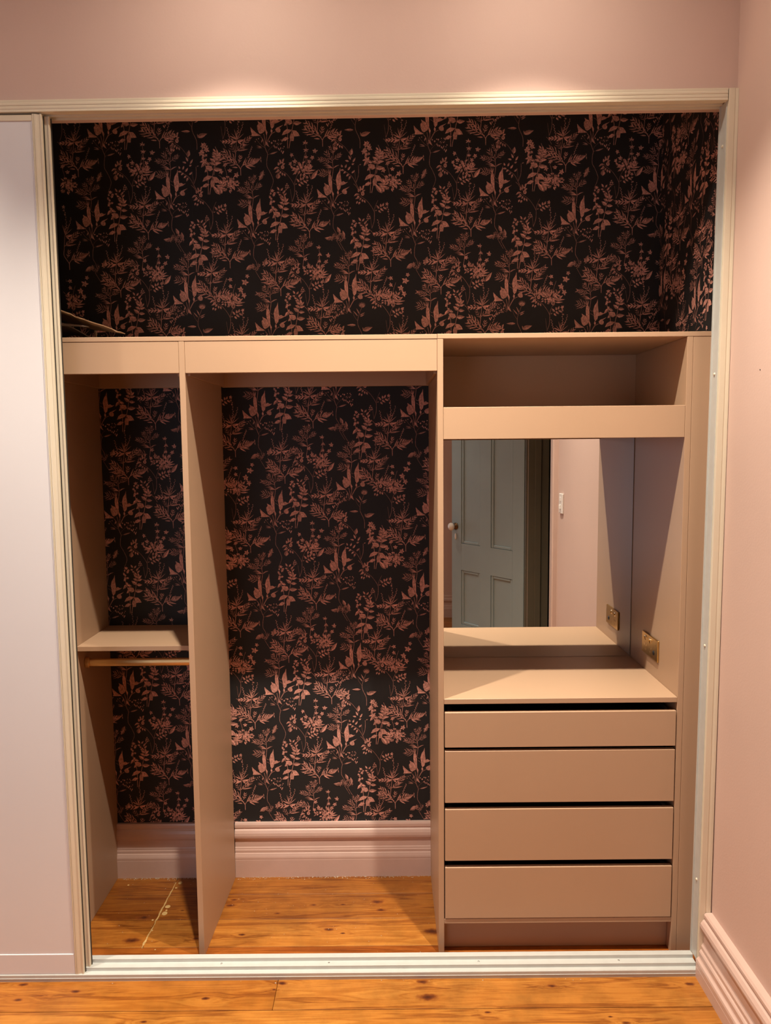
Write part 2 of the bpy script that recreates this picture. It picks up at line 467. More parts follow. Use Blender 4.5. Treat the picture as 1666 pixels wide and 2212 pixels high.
# hall beyond, its lack of light put into the dark surface colour
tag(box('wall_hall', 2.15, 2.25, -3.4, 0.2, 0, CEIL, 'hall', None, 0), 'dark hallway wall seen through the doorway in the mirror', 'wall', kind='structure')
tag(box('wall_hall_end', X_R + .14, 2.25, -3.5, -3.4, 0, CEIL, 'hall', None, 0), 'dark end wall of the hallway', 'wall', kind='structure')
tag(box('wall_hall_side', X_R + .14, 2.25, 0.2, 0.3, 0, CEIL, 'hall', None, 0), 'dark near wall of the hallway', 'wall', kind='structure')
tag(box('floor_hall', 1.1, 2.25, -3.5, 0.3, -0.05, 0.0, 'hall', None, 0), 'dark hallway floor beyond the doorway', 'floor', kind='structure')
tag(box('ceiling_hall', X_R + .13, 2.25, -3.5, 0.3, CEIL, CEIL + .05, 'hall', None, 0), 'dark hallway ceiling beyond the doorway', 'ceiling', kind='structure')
# left and rear walls
tag(box('wall_left', X_L - .1, X_L, Y_R, 0.10, 0, CEIL + .02, 'pink', None, 0), 'pink painted bedroom wall far left of the wardrobe', 'wall', kind='structure')
WX0, WX1, WZ0, WZ1 = -2.35, -0.75, 0.25, 1.95
rw = empty('wall_rear', (-1.1, Y_R, 0), 'pink painted bedroom wall behind the camera with an added fill window', 'wall', kind='structure')
for c in [(X_L, WX0, Y_R - .1, Y_R, 0, CEIL), (WX1, X_R + .14, Y_R - .1, Y_R, 0, CEIL), (WX0, WX1, Y_R - .1, Y_R, 0, WZ0), (WX0, WX1, Y_R - .1, Y_R, WZ1, CEIL)]:
    box('wall_panel', *c, 'pink', rw, 0)
wn = empty('fill_window', (-1.55, Y_R - .05, WZ0), 'unseen white framed window added behind the camera for cool fill light', 'window', kind='structure')
box('pane', WX0, WX1, Y_R - .09, Y_R - .08, WZ0, WZ1, 'pane', wn, 0)  # glowing sheet of the added window
for c in [(WX0, WX0 + .05, Y_R - .08, Y_R - .03, WZ0, WZ1), (WX1 - .05, WX1, Y_R - .08, Y_R - .03, WZ0, WZ1), (WX0, WX1, Y_R - .08, Y_R - .03, WZ1 - .05, WZ1),
          (WX0, WX1, Y_R - .08, Y_R - .03, WZ0, WZ0 + .06), (WX0, WX1, Y_R - .08, Y_R - .03, 1.27, 1.31)]:
    box('window_frame', *c, 'white', wn, .003)
tag(box('ceiling', X_L - .1, X_R + .14, Y_R - .1, WY, CEIL, CEIL + .05, 'ceil', None, 0), 'white painted bedroom ceiling', 'ceiling', kind='structure')

# ---- closet shell
tag(box('wall_closet_left', -2.13, -2.03, 0.10, YBK + .05, 0, 2.92, 'paper', None, 0), 'dark papered end wall of the wardrobe behind the doors', 'wall', kind='structure')
tag(box('ceiling_closet', -2.13, X_R + .1, 0.10, YBK + .1, 2.90, 2.95, 'ceil', None, 0), 'white ceiling inside the wardrobe recess', 'ceiling', kind='structure')
wb = tag(box('wall_back', -2.13, X_R + .1, YBK, YBK + .10, 0, 2.92, 'paper', None, 0), 'back wall of the wardrobe papered in dark botanical foliage', 'wall', kind='structure')
wc = tag(box('wall_closet_right', XCW, X_R + .10, 0.10, YBK, 0, 2.92, 'paper', None, 0), 'side wall inside the wardrobe papered in dark botanical foliage', 'wall', kind='structure')

# ================================================================== WALLPAPER PRINT
# One repeat of the botanical print, drawn as flat ink shapes (units: u, y downward), then repeated.
TW, TH = 0.5640, 0.6615
SHAPES = []            # (list of (x,y), shade colour)
INK = np.array([0.60, 0.305, 0.250])
rnd = random.Random(7)

def shape(pts, s, tone=None):
    c = INK * s
    if tone is not None:
        c = c * np.array(tone)
    SHAPES.append((pts, c))

def stroke(pts, w0, w1=None, s=0.62):
    w1 = w0 if w1 is None else w1
    n = len(pts)
    # smooth by Catmull-Rom
    P = []
    for i in range(n - 1):
        p0 = pts[max(i - 1, 0)]; p1 = pts[i]; p2 = pts[i + 1]; p3 = pts[min(i + 2, n - 1)]
        for t in (0, .34, .67):
            P.append(tuple(0.5 * ((2 * p1[k]) + (-p0[k] + p2[k]) * t + (2 * p0[k] - 5 * p1[k] + 4 * p2[k] - p3[k]) * t * t + (-p0[k] + 3 * p1[k] - 3 * p2[k] + p3[k]) * t ** 3) for k in (0, 1)))
    P.append(pts[-1])
    Lf, Rt = [], []
    for i, p in enumerate(P):
        a = P[max(i - 1, 0)]; c = P[min(i + 1, len(P) - 1)]
        dx, dy = c[0] - a[0], c[1] - a[1]
        d = math.hypot(dx, dy) or 1
        w = (w0 + (w1 - w0) * i / (len(P) - 1)) / 2
        Lf.append((p[0] - dy / d * w, p[1] + dx / d * w)); Rt.append((p[0] + dy / d * w, p[1] - dx / d * w))
    shape(Lf + Rt[::-1], s)

def leaf(x, y, x2, y2, w, s=1.0, bend=0.0, blunt=0.0):
    """Pointed two-tone leaf from base (x,y) to tip (x2,y2)."""
    dx, dy = x2 - x, y2 - y
    Ln = math.hypot(dx, dy) or 1
    ux, uy = dx / Ln, dy / Ln
    nx, ny = -uy, ux
    s *= rnd.uniform(.88, 1.12)
    ts = (0.0, .14, .34, .58, .8, 1.0)
    ws = (0.04, .66, 1.0, .86, .44 + .3 * blunt, 0.0)
    mid = [(x + dx * t + nx * bend * math.sin(math.pi * t), y + dy * t + ny * bend * math.sin(math.pi * t)) for t in ts]
    A = [(m_[0] + nx * w / 2 * q, m_[1] + ny * w / 2 * q) for m_, q in zip(mid, ws)]
    B = [(m_[0] - nx * w / 2 * q, m_[1] - ny * w / 2 * q) for m_, q in zip(mid, ws)]
    shape(A + mid[::-1][1:], s * 1.22)
    shape(B[:-1] + mid[::-1], s * 0.62)

def cutleaf(x, y, x2, y2, n=4, lob=.5, w=5, s=1.0, spread=38, both=True):
    """Deeply cut (mugwort) leaf: a rib with narrow pointed lobes swept forward."""
    w *= .78; lob *= 1.22; spread *= .92
    dx, dy = x2 - x, y2 - y
    Ln = math.hypot(dx, dy)
    a = math.atan2(dy, dx)
    bx_, by_ = rnd.uniform(-.06, .06) * Ln, rnd.uniform(-.06, .06) * Ln
    stroke([(x, y), (x + dx * .5 + bx_ * .5, y + dy * .5 + by_ * .5), (x2, y2)], w * .9, w * .25, s * .9)
    for i in range(n):
        t = .22 + .66 * i / max(n - 1, 1)
        px, py = x + dx * t, y + dy * t
        l = Ln * lob * (1.0 - .55 * abs(t - .45) * 1.6) * rnd.uniform(.82, 1.15)
        for sd in ((1, -1) if both else (1,)):
            an = a + sd * math.radians(spread + rnd.uniform(-9, 9)) * (1.1 - .35 * t)
            ex, ey = px + math.cos(an) * l, py + math.sin(an) * l
            leaf(px, py, ex, ey, w * rnd.uniform(1.0, 1.5), s, bend=sd * l * .06)
            if l > 34 and rnd.random() < .6:
                an2 = an + sd * .5
                mx_, my_ = px + math.cos(an) * l * .45, py + math.sin(an) * l * .45
                leaf(mx_, my_, mx_ + math.cos(an2) * l * .38, my_ + math.sin(an2) * l * .38, w * .9, s)
    leaf(x + dx * .8, y + dy * .8, x2 + dx * .06, y2 + dy * .06, w * 1.5, s)

def spike(pts, n=9, s=1.0, r=4.2):
    stroke(pts, 2.0, 1.2, s * .8)
    for i in range(n):
        t = (i + .5) / n
        k = min(int(t * (len(pts) - 1)), len(pts) - 2)
        q = t * (len(pts) - 1) - k
        x = pts[k][0] + (pts[k + 1][0] - pts[k][0]) * q; y = pts[k][1] + (pts[k + 1][1] - pts[k][1]) * q
        dx, dy = pts[k + 1][0] - pts[k][0], pts[k + 1][1] - pts[k][1]
        d = math.hypot(dx, dy) or 1
        sd = 1 if i % 2 else -1
        leaf(x, y, x + sd * -dy / d * r * 1.7 + dx / d * r * 1.2, y + sd * dx / d * r * 1.7 + dy / d * r * 1.2, r * 1.25, s * 1.08)

def star(x, y, r, n=5, s=1.0, a0=None):
    a0 = rnd.uniform(0, 6.28) if a0 is None else a0
    for i in range(n):
        a = a0 + 6.283 * i / n
        q = r * rnd.uniform(.75, 1.15)
        leaf(x, y, x + math.cos(a) * q, y + math.sin(a) * q, r * .55, s)

def blob(x, y, r, s=1.0):
    shape([(x + r * math.cos(k * 1.0472 + .3), y + r * 1.15 * math.sin(k * 1.0472 + .3)) for k in range(6)], s)

Q = 0.4757
def T(ox, oy, pts, m=1):
    return [(ox + p[0] * Q * m, oy + p[1] * Q) for p in pts]

def lily(ox, oy, var=0):
    r = lambda L_: T(ox, oy, [(a - 800, b_ - 920) for a, b_ in L_])
    # stems
    for st_ in ([(840, 690), (832, 800), (800, 920)], [(780, 690), (806, 800), (812, 900)], [(930, 670), (870, 780), (822, 880)],
                [(1000, 650), (930, 692), (865, 800), (815, 890)], [(722, 738), (768, 800), (790, 905)]):
        stroke(r(st_), 4.2, 4.0, .70)
    # left sprig
    stroke(r([(800, 935), (730, 895), (650, 800)]), 2.6, 1.8, .55)
    for (x, y) in ((640, 790), (682, 776), (620, 830)):
        (x, y), = r([(x, y)]); blob(x, y, 5, .75)
    (a, b_), (c, d) = r([(735, 845), (762, 770)]); leaf(a, b_, c, d, 11, .85)
    for (p, q_) in (((740, 930), (640, 905)), ((750, 945), (640, 940))):
        (a, b_), (c, d) = r([p, q_]); leaf(a, b_, c, d, 7, .85)
    # the big pointed leaves
    big = [([(775, 285), (800, 330), (816, 430), (822, 600), (852, 660), (836, 722), (812, 640), (782, 545), (752, 480), (744, 400), (750, 330)], 1.12),
           ([(668, 458), (720, 490), (752, 502), (782, 560), (802, 620), (790, 652), (722, 692), (690, 672), (660, 600), (655, 540), (680, 512)], .95),
           ([(528, 565), (582, 622), (642, 672), (727, 722), (640, 727), (543, 732), (556, 690), (540, 640)], 1.08),
           ([(972, 185), (976, 300), (990, 400), (996, 440), (975, 560), (935, 602), (912, 560), (904, 480), (888, 400), (910, 310), (950, 250)], 1.05),
           ([(990, 445), (1030, 425), (1075, 450), (1120, 440), (1060, 482), (1000, 502), (960, 500)], .98),
           ([(922, 598), (946, 622), (946, 660), (926, 672), (910, 640)], 1.0),
           ([(1155, 525), (1080, 582), (1102, 612), (1095, 656), (1060, 667), (1020, 652), (1000, 610), (1030, 576), (1070, 560)], .92),
           ([(815, 828), (852, 850), (872, 902), (892, 932), (850, 907), (822, 882)], .9)]
    for pts, s in big:
        shape(r(pts), s * rnd.uniform(.94, 1.06))
    # darker veins and shaded halves
    for v_ in ([(775, 300), (785, 420), (800, 560), (838, 680)], [(675, 480), (720, 570), (785, 640)], [(690, 620), (730, 600), (760, 540)],
               [(540, 590), (600, 660), (700, 718)], [(966, 210), (945, 380), (925, 560)], [(925, 480), (955, 440), (980, 410)], [(1060, 590), (1050, 630), (1020, 640)],
               [(655, 560), (700, 640), (780, 650)]):
        stroke(r(v_), 3.2, 1.4, .50)
    for v_ in ([(790, 340), (806, 450), (815, 600)], [(900, 410), (915, 500), (925, 575)], [(560, 700), (620, 715), (690, 722)], [(740, 505), (775, 570), (795, 625)]):
        stroke(r(v_), 2.6, 1.4, 1.32)
    for v_ in ([(828, 388), (860, 412), (892, 402)], [(838, 458), (880, 480), (908, 512)]):
        stroke(r(v_), 2.6, 1.6, .75)
    # bract wrapping the tall leaf
    for e_ in ((700, 210), (735, 180), (770, 190), (800, 200)):
        (a, b_), (c, d) = r([(775, 320), e_]); leaf(a, b_, c, d, 6, .9)

def plume(ox, oy, lean=0):
    """Feathery wormwood spray that rises behind the lily (oy = lily base)."""
    r = lambda L_: T(ox, oy, [(a - 800 + lean * (920 - b_) / 920, b_ - 920) for a, b_ in L_])
    stroke(r([(815, 380), (838, 200), (826, 90), (836, -20), (845, -120)]), 4.0, 2.4, .8)
    def cl(p, q_, n, lob=.5, w=4.6, s=1.0, sp=36):
        (a, b_), (c, d) = r([p, q_]); cutleaf(a, b_, c, d, n, lob, w, s, sp)
    cl((826, 90), (560, 20), 5, .34, 5)
    cl((826, 70), (700, -110), 4, .42, 4.6)
    cl((836, 40), (985, -70), 4, .42, 4.6)
    cl((838, -60), (870, -230), 4, .42, 4.4)
    cl((838, -60), (770, -200), 3, .4, 4.2)
    cl((770, 320), (590, 270), 4, .62, 5, 1.0, 44)
    # drooping blades
    for e_, bd in (((640, 140), 8), ((665, 105), 6), ((690, 175), 5), ((720, 190), 4)):
        (a, b_), (c, d) = r([(832, 190), e_]); leaf(a, b_, c, d, 6.5, .95, bend=bd)
    (a, b_), (c, d) = r([(838, 190), (960, 130)]); leaf(a, b_, c, d, 10, .82, bend=-6)

def squiggle(ox, oy, tail=0):
    r = lambda L_: T(ox, oy, [(a - 800, b_ - 920) for a, b_ in L_])
    pts = [(800, 925), (828, 1000), (852, 1062), (838, 1150), (838, 1280), (884, 1362)]
    pts += [(908, 1450), (912, 1530)] if tail == 0 else [(940, 1480), (955, 1570), (890, 1740)]
    stroke(r(pts), 4.6, 3.0, .58)
    stroke(r([(846, 1040), (868, 985), (925, 930), (1000, 860)]), 2.2, 1.4, .42)
    stroke(r([(852, 1066), (900, 1052)]), 2.0, 1.6, .5)
    (a, b_), (c, d) = r([(895, 1055), (1045, 1010)]); leaf(a, b_, c, d, 15, .72)

def berries(ox, oy, m=1):
    r = lambda L_: [(ox + (a - 800) * Q * m, oy + (b_ - 920) * Q) for a, b_ in L_]
    for (x, y, q_) in ((930, 852, 7.5), (968, 815, 5), (885, 826, 6), (1000, 822, 7), (1060, 800, 4.5), (1110, 800, 5), (1128, 824, 4.5), (1040, 862, 4.5),
                       (1100, 872, 4.5), (1165, 920, 5), (1145, 950, 4), (1060, 880, 3.5), (1120, 860, 3.5)):
        (x, y), = r([(x, y)]); blob(x, y, q_, rnd.uniform(.8, 1.15))
    for (x, y) in ((975, 890), (1000, 912), (1030, 915), (1060, 940), (1082, 955), (1105, 930), (1120, 985), (1140, 1015), (1158, 995)):
        (a, b_), (c, d) = r([(x, y), (x - 12 + rnd.uniform(0, 18), y + 42)]); leaf(a, b_, c, d, 9, 1.15)
    for (x, y) in ((1000, 850), (1060, 830), (1100, 840)):
        (a, b_), (c, d) = r([(1050, 900), (x, y)]); stroke([(a, b_), (c, d)], 1.6, 1.2, .45)

def mugwort(fx, fy, tuft=True, leafy=True):
    """fx,fy = fork at the foot of the plant."""
    r = lambda L_: T(fx, fy, [(a - 405, b_ - 1330) for a, b_ in L_])
    stroke(r([(406, 1460), (402, 1335)]), 5.0, 6.0, .85)
    stroke(r([(402, 1340), (335, 1245), (302, 1180), (310, 1080), (320, 960), (332, 840), (346, 780), (362, 640)]), 6.5, 2.4, .85)
    stroke(r([(405, 1335), (430, 1290), (490, 1250)]), 6.0, 4.5, .85)
    def cl(p, q_, n, lob=.42, w=6, s=1.0, sp=34, both=True):
        (a, b_), (c, d) = r([p, q_]); cutleaf(a, b_, c, d, n, lob, w, s, sp, both)
    def lf(p, q_, w, s=1.0, bd=0):
        (a, b_), (c, d) = r([p, q_]); leaf(a, b_, c, d, w, s, bd)
    # foot: the two big ragged leaves
    cl((380, 1290), (60, 1135), 4, .40, 10, 1.0, 34)
    cl((330, 1215), (85, 1020), 4, .40, 9.5, .95, 34)
    cl((440, 1275), (660, 1190), 4, .50, 10, .98, 40)
    lf((490, 1275), (615, 1352), 15, 1.05); lf((520, 1262), (692, 1305), 14, 1.05); lf((350, 1318), (238, 1310), 12, .95); lf((440, 1280), (512, 1130), 11, .95)
    if tuft:
        cl((372, 1235), (405, 1105), 3, .5, 8, .85, 40)
    # middle
    cl((320, 1020), (470, 905), 3, .45, 7.5, .95, 36)
    lf((350, 1010), (555, 980), 15, .80); lf((360, 985), (580, 885), 7, .65)
    cl((400, 930), (588, 770), 4, .42, 7, 1.0, 32)
    cl((312, 1060), (235, 930), 3, .5, 5, .75, 40)
    # bright horizontal leaf
    cl((335, 838), (70, 850), 4, .28, 12, 1.08, 40)
    lf((335, 838), (200, 905), 18, 1.05); lf((345, 832), (490, 800), 22, 1.12, 5); lf((360, 835), (430, 900), 16, 1.05)
    # top blades and flower spikes
    for e_, w in (((190, 735), 13), ((232, 690), 6), ((290, 615), 7), ((330, 640), 5), ((480, 690), 6), ((420, 650), 6)):
        lf((340, 812), e_, w, .98)
    spike(r([(355, 720), (370, 600), (345, 380)]), 10, 1.05, 5.0)
    spike(r([(380, 690), (430, 620), (462, 488)]), 9, 1.05, 4.4)
    spike(r([(205, 800), (175, 700), (150, 580)]), 9, 1.08, 4.6)
    spike(r([(545, 1150), (590, 1020), (628, 930)]), 11, 1.0, 4.6)
    if leafy:
        lf((575, 1225), (790, 1145), 44, .72, 6)
        for q_ in ((640, 1165), (690, 1150), (730, 1140)):
            p_, = r([(q_[0] - 30, q_[1] + 45)]); e_, = r([q_]); stroke([p_, e_], 2.2, 1.2, .45)
        lf((790, 1160), (782, 1110), 9, .7); lf((790, 1165), (798, 1225), 9, .7)

def roundleaf(ox, oy, top=True):
    """Two upright stems with paired round leaves; ox,oy = foot of the stems."""
    r = lambda L_: T(ox, oy, [(a - 1310, b_ - 2030) for a, b_ in L_])
    stroke(r([(1324, 2025), (1384, 1690), (1412, 1560), (1440, 1400), (1482, 1270), (1440, 1150)]), 4.6, 3.0, .92)
    stroke(r([(1296, 2025), (1300, 1740), (1282, 1590), (1250, 1480), (1218, 1370), (1212, 1230)]), 4.6, 3.0, .92)
    for pts, s in (([(1390, 1698), (1460, 1706), (1502, 1750), (1528, 1802), (1432, 1812), (1400, 1790)], 1.08),
                   ([(1372, 1750), (1425, 1790), (1412, 1892), (1350, 1892), (1338, 1822), (1352, 1770)], .86),
                   ([(1378, 1690), (1282, 1678), (1222, 1718), (1188, 1792), (1250, 1772), (1332, 1742)], 1.0),
                   ([(1322, 1842), (1260, 1818), (1210, 1850), (1182, 1892), (1262, 1892), (1292, 1862)], 1.04),
                   ([(1395, 1570), (1370, 1510), (1300, 1490), (1250, 1510), (1275, 1580), (1340, 1600)], .98)):
        shape(r(pts), s * rnd.uniform(.95, 1.05))
    for v_ in ([(1395, 1702), (1450, 1740), (1515, 1798)], [(1375, 1770), (1385, 1880)], [(1370, 1692), (1290, 1715), (1200, 1785)], [(1390, 1566), (1270, 1525)]):
        stroke(r(v_), 2.6, 1.4, .55)
    def lf(p, q_, w, s=1.0, bd=0):
        (a, b_), (c, d) = r([p, q_]); leaf(a, b_, c, d, w, s, bd)
    lf((1408, 1568), (1565, 1560), 36, .98, 3); lf((1280, 1575), (1235, 1620), 20, .95); lf((1345, 1570), (1240, 1560), 20, .9)
    lf((1436, 1440), (1335, 1365), 32, 1.0); lf((1440, 1442), (1556, 1448), 28, .95)
    lf((1452, 1360), (1370, 1320), 24, .92); lf((1455, 1355), (1560, 1330), 24, .92); lf((1465, 1310), (1385, 1250), 24, .9); lf((1470, 1310), (1545, 1255), 26, .95)
    lf((1475, 1290), (1470, 1200), 24, .9); lf((1440, 1250), (1400, 1190), 18, .95)
    lf((1240, 1440), (1168, 1535), 26, 1.02); lf((1250, 1440), (1340, 1475), 24, .98); lf((1225, 1340), (1180, 1370), 22, .95)
    for (x, y, q_) in ((1245, 1420, 16), (1215, 1320, 17), (1265, 1310, 14), (1190, 1225, 14), (1262, 1190, 17), (1235, 1110, 19), (1205, 1160, 12), (1280, 1150, 12), (1215, 1260, 13)):
        (x, y), = r([(x, y)]); star(x, y, q_, 5, 1.12)
    if top:
        for p, q_ in (((1365, 1105), (1325, 1040)), ((1395, 1110), (1440, 1055)), ((1370, 1150), (1315, 1140)), ((1430, 1160), (1490, 1095)), ((1395, 1200), (1350, 1170)),
                      ((1455, 1200), (1510, 1150)), ((1420, 1240), (1370, 1225))):
            lf(p, q_, 17, .90)
        stroke(r([(1470, 1290), (1420, 1200), (1370, 1100)]), 2.2, 1.4, .45)
        for (x, y, q_) in ((1515, 985, 9), (1500, 1020, 10), (1535, 1020, 10), (1490, 1055, 9), (1525, 1060, 11), (1555, 1050, 7), (1500, 1090, 8)):
            (x, y), = r([(x, y)]); star(x, y, q_, 4, .98)

K8 = 0.5263            # quadrant crop units -> u
def vetch(ox, oy, right=True, left=True, stem=True, m=1):
    """Pinnate sprays on a forked stem; ox,oy = the fork."""
    r = lambda L_: [(ox + (a - 1130) * K8 * m, oy + (b_ - 945) * K8) for a, b_ in L_]
    if stem:
        stroke(r([(1130, 935), (1134, 1000), (1128, 1110), (1090, 1220)]), 4.0, 4.2, .55)
        stroke(r([(1045, 1240), (1090, 1280), (1140, 1360)]), 3.4, 4.0, .6)
        stroke(r([(1060, 1010), (1075, 1110), (1092, 1225)]), 2.2, 2.6, .45)
        (a, b_), (c, d) = r([(1145, 930), (1180, 915)]); leaf(a, b_, c, d, 10, .6)
    def lf(p, q_, w=17, s=.90):
        (a, b_), (c, d) = r([p, q_]); leaf(a, b_, c, d, w, s)
    if left:
        stroke(r([(860, 640), (900, 690), (1000, 760), (1085, 865), (1130, 945)]), 2.4, 4.0, .52)
        for p, q_ in (((880, 700), (800, 735)), ((905, 715), (875, 760)), ((930, 735), (925, 790)), ((960, 750), (975, 800)), ((870, 690), (830, 700)),
                      ((845, 770), (820, 815)), ((885, 780), (860, 825)), ((860, 660), (800, 650)), ((845, 640), (775, 690)), ((860, 620), (850, 560)),
                      ((880, 600), (900, 540)), ((905, 580), (950, 545)), ((920, 600), (975, 585)), ((890, 565), (880, 515)), ((925, 545), (955, 500))):
            lf(p, q_)
        p_, = r([(930, 645)]); blob(p_[0], p_[1], 17, .95); blob(p_[0], p_[1], 8, .55)
    if right:
        stroke(r([(1130, 945), (1150, 850), (1195, 755)]), 3.6, 2.2, .55)
        for p, q_ in (((1215, 895), (1165, 835)), ((1245, 870), (1235, 810)), ((1270, 855), (1295, 795)), ((1235, 885), (1295, 935)), ((1205, 920), (1250, 965)), ((1285, 865), (1350, 905))):
            lf(p, q_, 18, .95)
        p_, = r([(1350, 815)]); star(p_[0], p_[1], 19, 5, 1.1)
        p_, = r([(1355, 870)]); star(p_[0], p_[1], 12, 4, .9)
        p_, = r([(1370, 940)]); star(p_[0], p_[1], 10, 4, .9)

def flowers(cx, cy, m=1, tall=True, big=True, seed=1):
    """Dense blossom head with star flowers on stalks; cx,cy = middle of the head."""
    q = random.Random(seed)
    for (x, y) in ((-70, -95), (42, -150), (95, -75), (-20, -60), (110, 20)):
        stroke([(cx + m * 10, cy + 35), (cx + m * x * .5, cy + y * .55), (cx + m * x, cy + y)], 2.8, 2.0, .85)
    for i in range(46):
        a = q.uniform(0, 6.28); d = q.uniform(.05, 1) ** .6 * 78
        x, y = cx + math.cos(a) * d * 1.05, cy + math.sin(a) * d * .72
        an = a + q.uniform(-1.1, 1.1); l = q.uniform(20, 38)
        leaf(x, y, x + math.cos(an) * l, y + math.sin(an) * l, q.uniform(11, 18), q.uniform(.72, 1.08))
    for i in range(10):
        a = q.uniform(0, 6.28); d = q.uniform(.1, .8) * 60
        star(cx + math.cos(a) * d, cy + math.sin(a) * d * .7, q.uniform(11, 17), 5, 1.2)
    for i in range(7):
        a = math.radians(q.uniform(-150, -20)); x = cx + m * 62; y = cy + 10
        leaf(x, y, x + m * math.cos(a) * 58, y + math.sin(a) * 52, 13, 1.08)
    leaf(cx + m * 40, cy + 22, cx + m * 130, cy + 12, 15, 1.12); leaf(cx + m * 40, cy + 40, cx + m * 110, cy + 38, 15, 1.1)
    if tall:
        stroke([(cx + m * 42, cy - 40), (cx + m * 42, cy - 150), (cx + m * 36, cy - 220)], 2.6, 1.8, .85)
        for (x, y, r_) in ((36, -222, 26), (44, -160, 26), (42, -100, 22)):
            for a in (-165, -15, -90, 140, 40):
                leaf(cx + m * x, cy + y, cx + m * (x + math.cos(math.radians(a)) * r_ * q.uniform(.6, 1.2)), cy + y + math.sin(math.radians(a)) * r_ * q.uniform(.6, 1.1), 10, 1.0)
        for (x, y, r_) in ((-88, -118, 22), (100, -95, 24), (122, -150, 26), (-60, -60, 24), (-100, -40, 20), (70, -60, 22)):
            star(cx + m * x, cy + y, r_, 5, 1.02)
    if big:
        stroke([(cx + m * 60, cy + 30), (cx + m * 85, cy + 90)], 3, 4, .9); stroke([(cx + m * 70, cy + 50), (cx + m * 88, cy + 95)], 3, 4, .85)
        leaf(cx + m * 92, cy + 92, cx + m * 150, cy + 12, 36, .98)

def bud(x, y, a, s=.8, L_=62, w=30):
    a = math.radians(a)
    leaf(x, y, x + math.cos(a) * L_, y - math.sin(a) * L_, w, s * .85)
    for d in (-.9, .9, .35):
        leaf(x, y, x - math.cos(a + d) * 20, y + math.sin(a + d) * 20, 9, s * .85)
    stroke([(x, y), (x - math.cos(a) * 34, y + math.sin(a) * 30)], 2.2, 1.6, .5)

# --- lay the repeat out
LD, LC, LA, LB = (225, 945), (945, 690), (825, 1480), (1570, 1730)
for k, (x, y) in enumerate((LD, LC, LA, LB)):
    plume(x, y)
mugwort(335, 478); mugwort(748, 885, leafy=False); mugwort(628, 1683); mugwort(1345, 218); mugwort(1206, 560, leafy=False); mugwort(1478, 1120)
plume(530, 540)
roundleaf(437, 962); roundleaf(325, 1765); roundleaf(1040, 315); roundleaf(1187, 1350, top=False)
vetch(597, 482); vetch(490, 1280); vetch(1340, 722); vetch(1217, 1512); vetch(1072, 1112, right=False, left=False)
vetch(1010, 1040, right=False, stem=False)
stroke([(930, 1150), (1010, 1200), (1060, 1285), (1098, 1345)], 3.0, 4.6, .6)
for p in ((925, 1125, 915, 1100), (950, 1130, 965, 1098), (940, 1150, 905, 1150), (960, 1160, 935, 1180), (975, 1150, 1000, 1115), (985, 1185, 960, 1205), (1000, 1200, 985, 1235),
          (1010, 1175, 1040, 1150), (1000, 1060, 980, 1020), (1020, 1080, 1045, 1040), (1010, 1100, 1035, 1090), (985, 1075, 950, 1065)):
    leaf(*p, 17, .92)
flowers(650, 330, 1, True, True, 1); flowers(555, 1135, 1, True, True, 2); flowers(1350, 570, 1, False, False, 3); flowers(1372, 1255, -1, False, True, 4)
for (x, y, r_) in ((1480, 405, 36), (1440, 470, 34), (1500, 350, 24), (1470, 520, 30), (1345, 380, 24), (1345, 440, 24), (1380, 1140, 24), (1440, 1180, 30), (1335, 1090, 22), (1300, 1150, 24),
                   (1140, 930, 34), (1120, 990, 30), (1170, 960, 28), (1145, 1060, 34)):
    star(x, y, r_, 5, 1.02)
for (x, y) in ((1265, 985), (1240, 1060), (1275, 1020)):
    for sd in (-1, 1):
        leaf(x, y + 30, x + sd * 48, y + 8, 24, .92)
stroke([(1272, 970), (1258, 1060), (1235, 1180)], 3, 3.4, .8)
leaf(1305, 1340, 1262, 1262, 40, .95)
for (x, y, k) in ((*LD, 1), (*LA, 0), (*LB, 0)):
    squiggle(x, y, k)
    berries(x, y)
for (x, y) in (LD, LC, LA, LB):
    lily(x, y)
berries(LC[0] + 10, LC[1] + 20, -1)
# the small herb that rises right of LC
stroke([(1085, 960), (1082, 880), (1045, 800), (1045, 740), (1065, 680), (1080, 640)], 4.6, 2.4, .58)
stroke([(1042, 765), (1010, 720), (1000, 690)], 2.2, 1.6, .5)
for p in ((1042, 720, 1000, 672), (1055, 700, 1030, 650), (1060, 712, 1110, 688), (1065, 725, 1105, 705)):
    leaf(*p, 11, .75)
for k in range(14):
    a = k * .45
    leaf(1082, 638, 1082 + math.cos(a) * 34, 618 + math.sin(a) * 26, 7, .9)
leaf(1025, 802, 942, 802, 22, .75); leaf(1090, 850, 1180, 820, 40, .78); leaf(1095, 850, 1088, 820, 10, .7)
for (x, y, a, s) in ((75, 268, 205, .8), (800, 35, 170, .8), (915, 20, 100, .85), (1545, 272, 200, .8), (185, 260, 70, .8), (905, 1700, 115, .9), (835, 1735, 200, .85), (1655, 1190, 60, .8),
                     (205, 1190, 235, .85)):
    bud(x, y, a, s)
for (x, y) in ((885, 90), (112, 345), (880, 1790)):
    cutleaf(x, y - 30, x - 35, y - 80, 3, .5, 4, .8)
    cutleaf(x, y - 30, x + 25, y - 85, 3, .5, 4, .8)
    stroke([(x - 10, y - 30), (x + 20, y + 20), (x + 45, y + 60)], 2.4, 2.4, .7)
leaf(340, 1225, 345, 1170, 40, .8); leaf(1000, 1020, 1012, 960, 34, .78)

